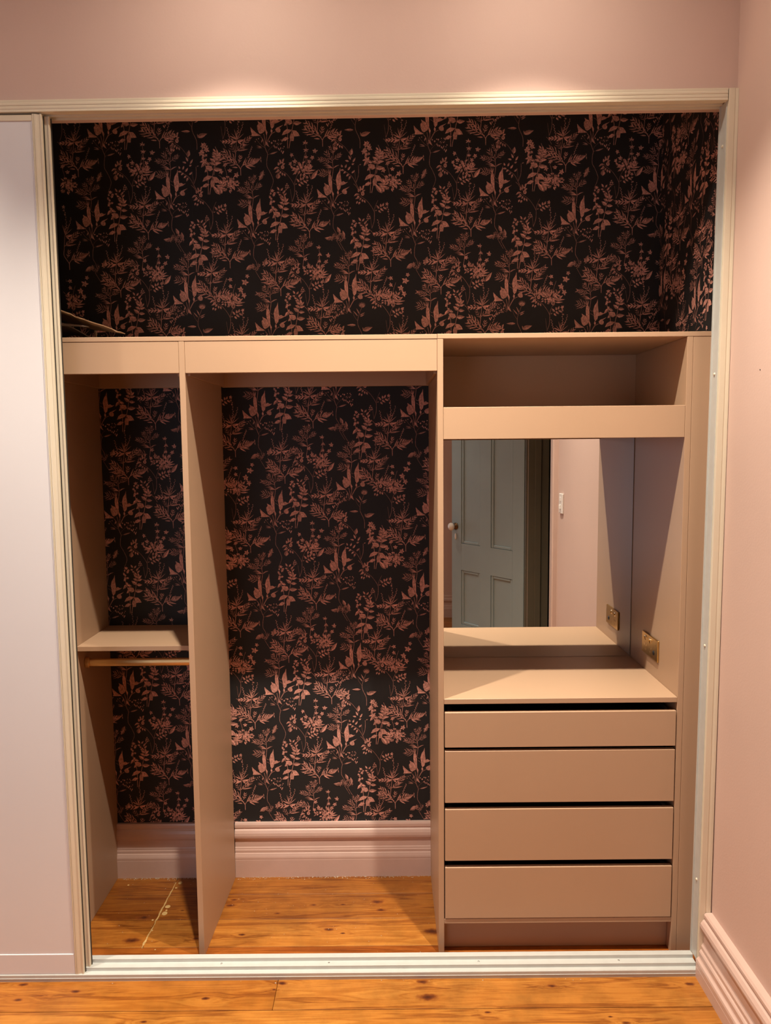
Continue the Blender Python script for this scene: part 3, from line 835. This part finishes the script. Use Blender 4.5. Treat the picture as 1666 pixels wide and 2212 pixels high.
# --- to wall metres
AX = (-0.49055, 3.82743e-4, -5.84e-6)
AZ = (1.68746, -3.48e-6, -3.849e-4)
t_v, t_ls, t_loop, t_col = [], [], [], []
for i, (pts, c) in enumerate(SHAPES):
    off_ = 0.00025 + (i % 500) * 2.4e-6
    k = len(t_v)
    t_ls.append(len(pts))
    t_loop += list(range(k, k + len(pts)))
    t_col.append(c)
    for (x, y) in pts:
        t_v.append((AX[0] + AX[1] * x + AX[2] * y, AZ[0] + AZ[1] * x + AZ[2] * y, off_))
t_v = np.array(t_v); t_ls = np.array(t_ls); t_loop = np.array(t_loop); t_col = np.clip(np.array(t_col), 0, 1)

def print_mesh(name, u0, u1, z0, z1, place, parent, flip=False, du=0.0):
    """All repeats of the print whose shapes lie in u0..u1 x z0..z1; place(u,z,off)->world arrays."""
    V, LS, LP, CC = [], [], [], []
    base = 0
    st_ = np.concatenate([[0], np.cumsum(t_ls)[:-1]])
    for i in range(math.floor((u0 - 0.9) / TW) - 1, math.ceil((u1 + 1.1) / TW) + 1):
        for j in range(-5, 6):
            u = t_v[:, 0] + i * TW + du
            z = t_v[:, 1] + j * TH
            pu_lo = np.minimum.reduceat(u[t_loop], st_); pu_hi = np.maximum.reduceat(u[t_loop], st_)
            pz_lo = np.minimum.reduceat(z[t_loop], st_); pz_hi = np.maximum.reduceat(z[t_loop], st_)
            cu = (pu_lo + pu_hi) / 2
            ok = (cu >= u0) & (cu < u1) & (pz_lo > z0) & (pz_hi < z1)
            if not ok.any():
                continue
            keep = np.repeat(ok, t_ls)
            V.append(np.stack([u[keep], z[keep], t_v[keep, 2]], 1))
            LS.append(t_ls[ok]); CC.append(t_col[ok])
            base += int(keep.sum())
    V = np.concatenate(V); LS = np.concatenate(LS); CC = np.concatenate(CC)
    P_ = place(V[:, 0], V[:, 1], V[:, 2]) - np.array(ORG[parent.name])
    me = bpy.data.meshes.new(name)
    me.vertices.add(len(P_)); me.vertices.foreach_set('co', P_.astype(np.float32).ravel())
    me.loops.add(int(LS.sum())); me.loops.foreach_set('vertex_index', np.arange(int(LS.sum()), dtype=np.int32))
    me.polygons.add(len(LS)); me.polygons.foreach_set('loop_start', np.concatenate([[0], np.cumsum(LS)[:-1]]).astype(np.int32))
    me.update(calc_edges=True)
    at_ = me.attributes.new('ink', 'FLOAT_COLOR', 'FACE')
    at_.data.foreach_set('color', np.concatenate([CC, np.ones((len(CC), 1))], 1).astype(np.float32).ravel())
    me.materials.append(M['ink'])
    o = bpy.data.objects.new(name, me)
    COL.objects.link(o); o.parent = parent
    o['kind'] = 'stuff'
    return o

SEAM = -0.104
k0 = math.floor((-2.13 - SEAM) / TW)
for k in range(k0, 3):
    a, b_ = max(SEAM + k * TW, -2.02), min(SEAM + (k + 1) * TW, XCW)
    if b_ - a < .02:
        continue
    strip = box('wallpaper_strip', a + .0003, b_ - .0003, YBK - .0006, YBK, 0.15, 2.90, 'paper', wb, 0)
    pa, pb = max(a, -1.12), min(b_, XCW - .004)
    if pb > pa:
        print_mesh('printed_foliage', pa, pb, 0.19, 2.80, lambda u, z, o_: np.stack([u, YBK - .0006 - o_, z], 1), strip)
for (ya, yb) in ((0.10, 0.30), (0.30, YBK - .001)):
    strip = box('wallpaper_strip', XCW - .0006, XCW, ya + .0003, yb - .0003, 1.90, 2.90, 'paper', wc, 0)
    # continue the pattern round the corner: u runs on past the corner
    print_mesh('printed_foliage', XCW + (YBK - yb), XCW + (YBK - ya), 1.93, 2.80,
               lambda u, z, o_: np.stack([XCW - .0006 - o_, YBK - (u - XCW), z], 1), strip)

# ================================================================== WOODWORK
# ---- skirting profile (depth from wall, z), moulded Victorian board
def skirt_prof(th, h=0.2065):
    p = [(0, 0), (1.0, 0), (1.0, .066), (.985, .070), (1.0, .0745), (.98, .080), (.90, .088), (.86, .092), (.80, .0935), (.80, .104), (.74, .1065), (.72, .112),
         (.64, .116), (.62, .141), (.70, .146), (.86, .152), (.90, .160), (.86, .170), (.72, .180), (.54, .1845), (.52, .187), (.62, .190), (.60, .200), (.50, .2065), (0, .2065)]
    return [(a * th, b * h / .2065) for a, b in p]
for (x0, x1, th, lb) in ((XL, XA0 + .006, .0245, 'pink moulded skirting board behind the narrow hanging bay'), (XA1 + ASK, XB0, .0245, 'pink moulded skirting board behind the tall hanging bay')):
    bb = prism('baseboard_back', [(YBK - d, z) for d, z in skirt_prof(th)], 'x', x0, x1, 'pink_gloss')
    tag(bb, lb, 'skirting board', kind='structure')
right_prof = [(0, 0), (1.0, 0), (1.0, .036), (.985, .038), (1.0, .040), (1.0, .054), (.96, .060), (.84, .064), (.80, .067), (.80, .082), (.74, .086), (.66, .089), (.66, .100), (.60, .104),
              (.56, .107), (.52, .110), (.50, .146), (.58, .151), (.76, .156), (.80, .163), (.76, .172), (.62, .181), (.46, .1845), (.45, .188), (.54, .191), (.53, .199), (.42, .2045), (0, .2045)]
bb = prism('baseboard_right', [(X_R - d * .044, z) for d, z in right_prof], 'y', -0.955, -0.0005, 'pink_gloss')
tag(bb, 'tall pink moulded skirting board along the right side wall', 'skirting board', kind='structure')
bb = prism('baseboard_rear', [(Y_R + d, z) for d, z in skirt_prof(.03)], 'x', X_L, X_R, 'pink_gloss')
tag(bb, 'pink moulded skirting board behind the camera', 'skirting board', kind='structure')

# ---- white header trim (slopes a little), and right jamb
def slope(o, s):
    for v_ in o.data.vertices:
        v_.co.z += s * (v_.co.x + ORG[o.name].x)
hp = [(0.0, 2.5345), (0.0, 2.5380), (.0012, 2.5405), (.0, 2.5430), (.0, 2.5475), (.0014, 2.5500), (.0, 2.5525), (0.0, 2.5570), (.0014, 2.5595), (.001, 2.5620), (.001, 2.5660), (.004, 2.5676), (.0115, 2.5680), (.0115, 2.5500), (.012, 2.5345)]
hd = prism('trim_1', hp, 'x', -2.03, 0.9385, 'white'); slope(hd, HS)
tag(hd, 'white fluted header moulding across the top of the wardrobe opening', 'trim', kind='structure')
# head track: two shallow channels behind the header
tp = [(.012, 2.5350), (.012, 2.5445), (.056, 2.5445), (.056, 2.5338), (.0535, 2.5338), (.0535, 2.5405), (.0375, 2.5405), (.0375, 2.5355), (.0345, 2.5355), (.0345, 2.5405), (.0175, 2.5405), (.0175, 2.5350)]
ht = prism('head_track', tp, 'x', -2.03, 0.9400, 'white'); slope(ht, HS)
tag(ht, 'white twin channel sliding door track under the header', 'door track')
def lean(o):      # jamb and casing lean outwards at the top like the photo
    for v_ in o.data.vertices:
        v_.co.x += 0.0041 * (v_.co.z + ORG[o.name].z)
jb = empty('trim_2', (0.95, 0.03, 0), 'white jamb with casing at the right end of the wardrobe opening', 'trim', kind='structure')
cp = [(.9310, 0.0006), (.9318, 0.0), (.9470, 0.0), (.9490, .0012), (.9510, 0.0008), (.9560, 0.0), (.9640, 0.0), (.9640, .0098), (.9310, .0098)]
cs = prism('casing', cp, 'z', 0.0, 2.572, 'white', jb); 
for v_ in cs.data.vertices:
    zz = v_.co.z + ORG[cs.name].z
    v_.co.x = min(v_.co.x + 0.0041 * zz, X_R - ORG[cs.name].x - 0.0003)
chn = boxes('side_channel', [(.9290, .9620, .0100, .0140, .045, 2.545), (.9315, .9620, .0140, .0500, .045, 2.545), (.9290, .9620, .0500, .0560, .045, 2.545)], 'track', jb)
for v_ in chn.data.vertices:
    zz = v_.co.z + ORG[chn.name].z
    v_.co.x = min(v_.co.x + 0.0041 * zz, X_R - ORG[chn.name].x - 0.0005)
for z in (2.4312, 1.8072, 1.0168, .2917):
    lathe('screw_cap', [(.0045, -.001), (.0045, .001), (.0032, .0025), (.001, .003)], (.9315 + .0041 * z, .031, z), (-1, 0, 0), 'white', jb, 14)

# ---- floor track
trp = [(0.0, 0.0), (0.0, .0095), (-.0012, .0105), (0.0, .0115), (0.0, .0205), (.0015, .0220), (.0155, .0220), (.0157, .0326), (.0172, .0330), (.0375, .0330), (.0380, .0437), (.0400, .0442), (.0560, .0442), (.0565, .0), ]
ft = empty('floor_track', (-.5, .028, 0), 'white stepped sliding door track on the floor', 'door track')
prism('rail', trp, 'x', -2.03, 0.9310, 'track', ft)
for x in (-0.52, -0.19, .27, .70):
    lathe('screw', [(.0028, -.0005), (.0028, .0006), (.0012, .0009)], (x, .029, .0330), (0, 0, 1), 'steel', ft, 12)

# ---- sliding doors stacked at the left
def sliding_door(name, xr, y0, z0, label):
    d = empty(name, (xr - .55, y0 + .007, z0), label, 'sliding door', kind='structure')
    x0 = -2.02
    zt = 2.5175
    th = .0135
    # stile with finger pull (profile x,y seen from above)
    def stile(xs, m_):
        pr = [(0, .002), (.0014, .0004), (.0042, .0), (.0052, .0022), (.0062, .0004), (.0105, .0008), (.0150, .0022), (.0195, .0032), (.0225, .0012), (.0255, .0010), (.0265, .0030), (.0265, th), (0, th)]
        p_ = [(xs + m_ * (a - .0265), y0 + b_) for a, b_ in pr]
        return prism('stile', p_, 'z', z0, zt + .006, 'white', d)
    stile(xr, 1)
    stile(x0, -1)
    xa, xb = x0 + .0262, xr - .0265
    box('panel', xa, xb, y0 + .0035, y0 + .0095, z0 + .0600, zt - .010, 'door_white', d, 0)
    box('bottom_rail', xa, xb, y0 + .0012, y0 + th, z0, z0 + .0640, 'door_white', d, .0012)
    box('top_rail', xa, xb, y0 + .0012, y0 + th, zt - .012, zt + .004, 'white', d, .0012)
    box('gap_shade', xr - .0010, xr + .0022, y0 + th - .0035, y0 + th, z0 + .001, zt + .004, 'hall', d, 0)  # dark strip painting the shade in the gap between the stiles
    box('edge_bead', xb - .0016, xb, y0 + .0008, y0 + .006, z0 + .064, zt - .012, 'door_white', d, .0004)
    return d
sliding_door('door_2', -0.9330, .0018, .0222, 'front sliding wardrobe door with plain white panel at the left edge')
sliding_door('door_3', -0.9195, .0182, .0332, 'rear sliding wardrobe door showing only its narrow cream edge stile')

# ================================================================== CABINETS
EG = .0009
def skewbox(name, x0, x1, y0, y1, z0, z1, sk, mat, parent, bevel=EG):
    v = [(x0, y0, z0), (x1, y0, z0), (x1 + sk, y1, z0), (x0 + sk, y1, z0), (x0, y0, z1), (x1, y0, z1), (x1 + sk, y1, z1), (x0 + sk, y1, z1)]
    return mk(name, v, BF, mat, parent, bevel)

# ---- hanging wardrobe (two open bays)
wd = empty('wardrobe_unit', (-.45, .33, 0), 'clay coloured open hanging wardrobe with two bays and top shelf', 'wardrobe')
box('side_panel', XL - .0175, XL, YC, YBK - .001, 0, ZT0, 'cab', wd, EG)
skewbox('divider', XA0, XA1, YC, YBK - .026, 0, ZT0 - .0003, ASK, 'cab', wd)
box('top_shelf', -1.30, XB0 - .0004, YC - .0006, YBK - .001, ZT0, ZT1, 'cab', wd, EG)
box('fascia', XL + .0004, XA0 - .0006, YC + .0005, YC + .0175, 1.8315, ZT0 - .0008, 'cab', wd, EG)
box('fascia', XA1 + .0006, XB0 - .0006, YC + .0005, YC + .0175, 1.8315, ZT0 - .0008, 'cab', wd, EG)
for (xa, xb) in ((XL, XA0 + ASK), (XA1 + ASK, XB0)):
    box('back_rail', xa + .0005, xb - .0005, YBK - .019, YBK - .002, 1.8225, ZT0 - .0005, 'cab', wd, EG)
for (x0, x1, sk) in ((XL + .0004, XL + .0100, 0), (XA0 - .0100, XA0 - .0004, ASK), (XA1 + .0004, XA1 + .0100, ASK), (XB0 - .0100, XB0 - .0004, 0)):
    skewbox('side_rail', x0, x1, YC + .018, YBK - .020, 1.8240, ZT0 - .0005, sk, 'cab', wd)
box('shelf', XL + .0005, XA0 - .0005 + .0035, .2743, YBK - .002, .9475, .9638, 'cab', wd, EG)
# ---- clothes rod
rod = empty('clothes_rod', (-.82, .337, .875), 'satin gold hanging rod under the shelf of the narrow bay', 'clothes rod')
ry, rz = .337, .8915
def rodprof(a, bb_, n=20):
    return [(ry + a * math.cos(t * 2 * math.pi / n), rz + bb_ * math.sin(t * 2 * math.pi / n)) for t in range(n)]
prism('tube', rodprof(.0075, .0135), 'x', XL + .004, XA0 + .002, 'gold_rod', rod, smooth=False)
for x0, x1 in ((XL, XL + .016), (XA0 - .010, XA0 + .005)):
    prism('end_socket', rodprof(.0120, .0185, 24), 'x', x0 + .0003, x1 - .0003, 'gold_rod', rod, .0015)

# ---- dresser tower: niche, mirror bay, drawers
dr = empty('dresser_unit', (.53, .33, 0), 'clay coloured dresser with open niche, mirrored vanity bay and four drawers', 'dresser')
box('side_panel', XB0, XB1, YC, YBK - .001, 0, ZT0 - .0003, 'cab', dr, EG)
box('side_panel', XC0, XC1, YC, YBK - .001, 0, ZT0 - .0003, 'cab', dr, EG)
box('top_board', XB0 + .0004, XCW - .001, YC - .0006, YBK - .001, ZT0, ZT1 + .0006, 'cab', dr, EG)
box('back_panel', XB1 + .0003, XC0 - .0003, .5550, YBK - .001, .78, ZT0 - .0005, 'cab', dr, 0)
box('niche_shelf', XB1 + .0003, XC0 - .0003, YC + .018, .5545, 1.6480, 1.6650, 'cab', dr, EG)
box('fascia', XB1 + .0006, XC0 - .0006, YC + .0005, YC + .0175, 1.6300, 1.7245, 'cab', dr, EG)
box('benchtop', XB1 + .0003, XC0 - .0003, YC + .0008, .5545, .8185, .8347, 'cab', dr, EG)
box('bottom_board', XB1 + .0003, XC0 - .0003, YC + .0008, .5545, .1040, .1195, 'cab', dr, EG)
box('kickboard', XB1 + .0003, XC0 - .0003, .1420, .1580, 0.0005, .1038, 'cab', dr, EG)
for (z0, z1, out) in ((.6815, .7925, .0022), (.5030, .6695, .0014), (.3135, .4815, .0016), (.1225, .2910, .0018)):
    fr = box('drawer', XB1 + .0028, XC0 - .0034, YC - out, YC - out + .0165, z0, z1, 'cab', dr, EG)
    xa, xb, y0, y1 = XB1 + .014, XC0 - .015, YC - out + .0168, .530
    hz = z1 - .006
    boxes('drawer_box', [(xa, xa + .013, y0, y1, z0 + .012, hz), (xb - .013, xb, y0, y1, z0 + .012, hz), (xa + .013, xb - .013, y1 - .013, y1, z0 + .012, hz),
                         (xa + .013, xb - .013, y0, y1 - .013, z0 + .012, z0 + .020)], 'drawer_box', fr)
# ---- filler between dresser and wall
fl = box('trim_3', XC1 + .0008, XCW - .0008, YC + .0004, YC + .0170, 0.0005, ZT0 - .0006, 'cab', None, EG)
tag(fl, 'clay coloured upright filler strip between dresser and right jamb', 'trim', kind='structure')

# ---- mirror
mr = empty('mirror', (.53, .552, .8352), 'frameless mirror at the back of the dresser reflecting a blue door', 'mirror')
box('backing', XB1 + .0012, XC0 - .0022, .5512, .5548, .8356, 1.6472, 'black', mr, 0)
box('glass', XB1 + .0012, XC0 - .0022, .5480, .5510, .8356, 1.6472, 'mirror', mr, 0)

# ---- brass power outlet on the right panel
ol = empty('power_outlet', (XC0, .338, .895), 'brass double power outlet on the right side of the vanity bay', 'power outlet')
plate = box('plate', XC0 - .0060, XC0 - .0003, .2650, .4120, .8945, .9665, 'brass', ol, .0012)
xp = XC0 - .0060
for y in (.3786, .3334):
    sw = lathe('switch', [(.0085, -.0005), (.0085, .0010), (.0070, .0018)], (xp, y, .9502), (-1, 0, 0), 'brass_pale', ol, 20)
    box('toggle', xp - .0060, xp - .0014, y - .0022, y + .0022, .9470, .9540, 'brass', sw, .0007)
for y in (.3765, .3320):
    for (dy, dz, an) in ((-.0075, .0060, .5), (.0075, .0060, -.5), (0, -.0085, 0)):
        c, s = math.cos(an), math.sin(an)
        q = []
        for (a, b_) in ((-.0012, -.0042), (.0012, -.0042), (.0012, .0042), (-.0012, .0042)):
            q.append((y + dy + a * c - b_ * s, .9192 + dz + a * s + b_ * c))
        prism('slot', q, 'x', xp - .0004, xp + .0006, 'brass_pale', ol)
lathe('round_button', [(.0082, -.0003), (.0082, .0012), (.0066, .0020)], (xp, .2989, .9182), (-1, 0, 0), 'black', ol, 22)
box('indicator', xp - .0004, xp + .0005, .2800, .2875, .9458, .9470, 'brass_pale', ol, 0)

# ================================================================== CARDBOARD ON THE TOP SHELF
# a torn flap of cardboard that sags to the right over the shelf; its underside faces the room
random.seed(3)
NEAR = [(-1.30, .14, 2.112), (-1.12, .145, 2.066), (-.9783, .15, 2.0243), (-.8963, .17, 1.9958), (-.8102, .20, 1.9640)]
FAR = [(-1.30, .44, 2.100), (-1.0948, .42, 2.0444), (-1.0308, .42, 2.0201), (-.9526, .38, 2.0005), (-.8080, .235, 1.9655)]
def along(P, t):
    q = t * (len(P) - 1); k = min(int(q), len(P) - 2); q -= k
    return Vector(P[k]).lerp(Vector(P[k + 1]), q)
nx = 28
vs, fs = [], []
for i in range(nx + 1):
    t = i / nx
    n_, f_ = along(NEAR, t), along(FAR, t)
    j1, j2 = random.uniform(-.0030, .0022), random.uniform(-.0022, .0022)
    n_ = n_ + Vector((0, j1, j2)); 
    up = Vector((0, 0, .0048 * (1 - .55 * t)))
    vs += [tuple(n_ + up), tuple(f_ + up), tuple(f_), tuple(n_)]
for i in range(nx):
    a = i * 4
    for j in range(4):
        fs.append((a + j, a + (j + 1) % 4, a + 4 + (j + 1) % 4, a + 4 + j))
fs += [(0, 1, 2, 3), (nx * 4 + 3, nx * 4 + 2, nx * 4 + 1, nx * 4)]
cb_ = empty('cardboard_box', (-1.15, .36, ZT1), 'torn brown cardboard carton with a sagging flap on the top shelf', 'cardboard box')
mk('flap', vs, fs, 'card', cb_)
boxes('carton_body', [(-1.296, -1.290, .16, .44, ZT1 + .0004, 2.100), (-1.290, -1.10, .434, .440, ZT1 + .0004, 2.040)], 'card', cb_)
boxes('carton_corner', [(-.9620, -.9560, .386, .392, ZT1 + .0004, 2.0005)], 'card', cb_)
# crumpled grey packing sheet underneath
vs, fs = [], []
nu, nv = 20, 6
for i in range(nu + 1):
    t = i / nu
    for j in range(nv + 1):
        s = j / nv
        x = -1.26 + t * .375
        prof_ = [(0, .082), (.35, .078), (.66, .068), (.76, .055), (.88, .030), (.96, .009), (1.0, .0016)]
        for (p0, z0_), (p1, z1_) in zip(prof_, prof_[1:]):
            if p0 <= t <= p1:
                h_ = z0_ + (z1_ - z0_) * (t - p0) / (p1 - p0)
        z = ZT1 + h_ * (1 - .35 * s) + .0025 * math.sin(15 * t + 5 * s) * (1 - t)
        y = .19 + .02 * t + s * (.20 - .08 * t)
        vs.append((x, y, max(z, ZT1 + .0012)))
k = len(vs)
vs += [(a, b_, max(c - .0025, ZT1 + .0003)) for a, b_, c in vs[:k]]
R_ = nv + 1
for i in range(nu):
    for j in range(nv):
        a = i * R_ + j
        fs.append((a, a + 1, a + R_ + 1, a + R_)); fs.append((k + a, k + a + R_, k + a + R_ + 1, k + a + 1))
for i in range(nu):
    for a, b_ in ((i * R_, (i + 1) * R_), (i * R_ + nv, (i + 1) * R_ + nv)):
        fs.append((a, b_, k + b_, k + a))
for j in range(nv):
    for a in (j, nu * R_ + j):
        fs.append((a, a + 1, k + a + 1, k + a))
ps = mk('packing_sheet', vs, fs, 'grey_paper', None, smooth=True)
tag(ps, 'crumpled grey packing sheet under the cardboard flap on the top shelf', 'packing sheet')
vs, fs = [], []
for i in range(13):
    t = i / 12
    x = -1.02 + t * .1155; z = 1.9905 - .0035 * t - .005 * t * t; y = .172 + .006 * t
    w_ = .0055 * (1 - .62 * t)
    vs += [(x, y, z + w_ * .5), (x, y + .045 * (1 - .5 * t), z + w_ * .3), (x, y + .045 * (1 - .5 * t), z - w_ * .2), (x, y, z - w_ * .6)]
for i in range(12):
    a = i * 4
    for j in range(4): fs.append((a + j, a + (j + 1) % 4, a + 4 + (j + 1) % 4, a + 4 + j))
fs += [(0, 1, 2, 3), (51, 50, 49, 48)]
mk('folded_edge', vs, fs, 'grey_paper', ps)

# ================================================================== SEEN IN THE MIRROR: doorway, door, switch
dw = empty('trim_4', (X_R, -1.48, 0), 'doorway lining and casing on the right wall, seen in the mirror', 'trim', kind='structure')
box('jamb', X_R + .0005, X_R + .139, DY0 - .018, DY0 - .0003, 0, DH - .001, 'olive', dw, .001)
box('jamb', X_R + .0005, X_R + .139, DY1 + .0003, DY1 + .018, 0, DH - .001, 'olive', dw, .001)
box('head', X_R + .0005, X_R + .139, DY1 + .018, DY0 - .018, DH - .019, DH - .001, 'olive', dw, .001)
box('door_stop', X_R + .045, X_R + .085, DY1 + .018, DY1 + .032, 0, DH - .02, 'olive', dw, .002)
box('door_stop', X_R + .045, X_R + .085, DY0 - .032, DY0 - .018, 0, DH - .02, 'olive', dw, .002)
def archi(y_in, sgn, z1=DH + .10):
    pr = [(0, 0), (.012, 0), (.016, .010), (.018, .030), (.016, .045), (.020, .050), (.024, .085), (.022, .095), (.028, .100), (.028, .120), (.022, .126), (0, .126)]
    return prism('casing', [(X_R - a, y_in + sgn * b_) for a, b_ in pr], 'z', 0, z1, 'pink_gloss' if sgn > 0 else 'olive', dw)
archi(DY0 + .006, 1)
archi(DY1 - .006, -1)
pr = [(0, 0), (.012, 0), (.016, .010), (.018, .030), (.016, .045), (.020, .050), (.024, .085), (.028, .100), (.028, .120), (.022, .126), (0, .126)]
prism('casing', [(X_R - a, DH - .006 + b_) for a, b_ in pr], 'y', DY1 + .006, DY0 - .006, 'pink_gloss', dw)

# four-panel door, opened into the room
HX, HY = .945, -1.868
ddir = Vector((-.605, -.796, 0)).normalized()
dnor = Vector((-ddir.y, ddir.x, 0))      # faces the mirror?
if dnor.y < 0: dnor = -dnor
door = empty('door_1', (HX, HY, .006), 'blue grey four panel door standing open, reflected in the mirror', 'door', kind='structure')
DWd, DT = .735, .036
def dbox(name, t0, t1, n0, n1, z0, z1, mat, parent, bevel=.0015):
    P0 = Vector((HX, HY, 0))
    v = []
    for z in (z0, z1):
        for (t, n) in ((t0, n0), (t1, n0), (t1, n1), (t0, n1)):
            p = P0 + ddir * t + dnor * n
            v.append((p.x, p.y, z))
    return mk(name, v, BF, mat, parent, bevel)
zs = dict(b0=.008, b1=.235, l0=.655, l1=.858, t0=1.90, t1=2.035)
for (a, b_) in ((0, .105), (.63, DWd)):
    dbox('stile', a, b_, -DT, 0, zs['b0'], zs['t1'], 'blue', door)
for (a, b_) in (('b0', 'b1'), ('l0', 'l1'), ('t0', 't1')):
    dbox('rail', .105, .63, -DT, 0, zs[a], zs[b_], 'blue', door, 0)
for (a, b_) in (('b1', 'l0'), ('l1', 't0')):
    dbox('muntin', .318, .427, -DT, 0, zs[a], zs[b_], 'blue', door, 0)
    for (t0, t1) in ((.105, .318), (.427, .63)):
        pn = dbox('panel', t0, t1, -DT * .72, -DT * .36, zs[a], zs[b_], 'blue', door, 0)
        # bolection moulding round the panel
        for (u0, u1, z0, z1) in ((t0, t0 + .022, zs[a], zs[b_]), (t1 - .022, t1, zs[a], zs[b_]), (t0 + .022, t1 - .022, zs[a], zs[a] + .022), (t0 + .022, t1 - .022, zs[b_] - .022, zs[b_])):
            dbox('moulding', u0, u1, -DT * .36, -.004, z0, z1, 'blue', pn, .0045)
kp = Vector((HX, HY, .985)) + ddir * .690
lathe('knob_rose', [(.027, 0), (.027, .004), (.017, .008), (.011, .012), (.011, .030)], kp, dnor, 'bronze', door, 24)
lathe('knob', [(.012, .028), (.022, .032), (.029, .042), (.030, .050), (.026, .059), (.015, .064), (.004, .066)], kp, dnor, 'porcelain', door, 28)
lathe('keyhole_cover', [(.013, 0), (.013, .004), (.009, .006)], kp + Vector((0, 0, -.078)), dnor, 'porcelain', door, 16, True, .7, 1.9)

# light switch on the right wall
ls = empty('light_switch', (X_R, -.862, 1.226), 'white light switch plate on the pink wall, reflected in the mirror', 'light switch')
box('plate', X_R - .010, X_R - .0004, -.900, -.826, 1.226, 1.336, 'switch', ls, .003, 2)
for (z, tilt) in ((1.305, 0), (1.262, 1)):
    box('rocker', X_R - .0145 - .004 * tilt, X_R - .0098, -.870, -.856, z - .012, z + .012, 'switch', ls, .0015)

# ================================================================== CEILING DOWNLIGHTS
DL = [(-.385, -.400, SPOT_W, 'middle ceiling downlight of the row in front of the wardrobe'),
      (.400, -.400, SPOT_W, 'right hand ceiling downlight of the row in front of the wardrobe'),
      (-1.55, -.400, SPOT_W * .72, 'left hand ceiling downlight of the row in front of the sliding doors'),
      (-1.9, -2.2, SPOT_FAR_W, 'assumed unseen ceiling downlight in the far corner of the bedroom by the added window'),
      (-.35, -2.35, SPOT_FAR_W, 'assumed unseen ceiling downlight near the middle of the bedroom')]
for (x, y, w_, lb) in DL:
    d = empty('downlight', (x, y, CEIL - .006), lb, 'downlight', 'recessed ceiling downlights')
    lathe('bezel', [(.034, -.001), (.046, -.001), (.046, .003), (.040, .006), (.034, .005)], (x, y, CEIL), (0, 0, -1), 'switch', d, 32, True, 1, 1, False)
    lathe('lens', [(.0335, 0), (.0335, .002)], (x, y, CEIL - .0005), (0, 0, -1), 'lens' if w_ == SPOT_W else 'lens_dim', d, 32, False)
    sp = bpy.data.lights.new('downlight_lamp', 'SPOT')
    sp.energy = w_
    sp.color = WARM
    sp.spot_size = math.radians(91)
    sp.spot_blend = 1.0
    sp.shadow_soft_size = 0.018
    so = bpy.data.objects.new('downlight_lamp', sp)
    COL.objects.link(so)
    so.parent = d
    so.location = (0, 0, -.004)
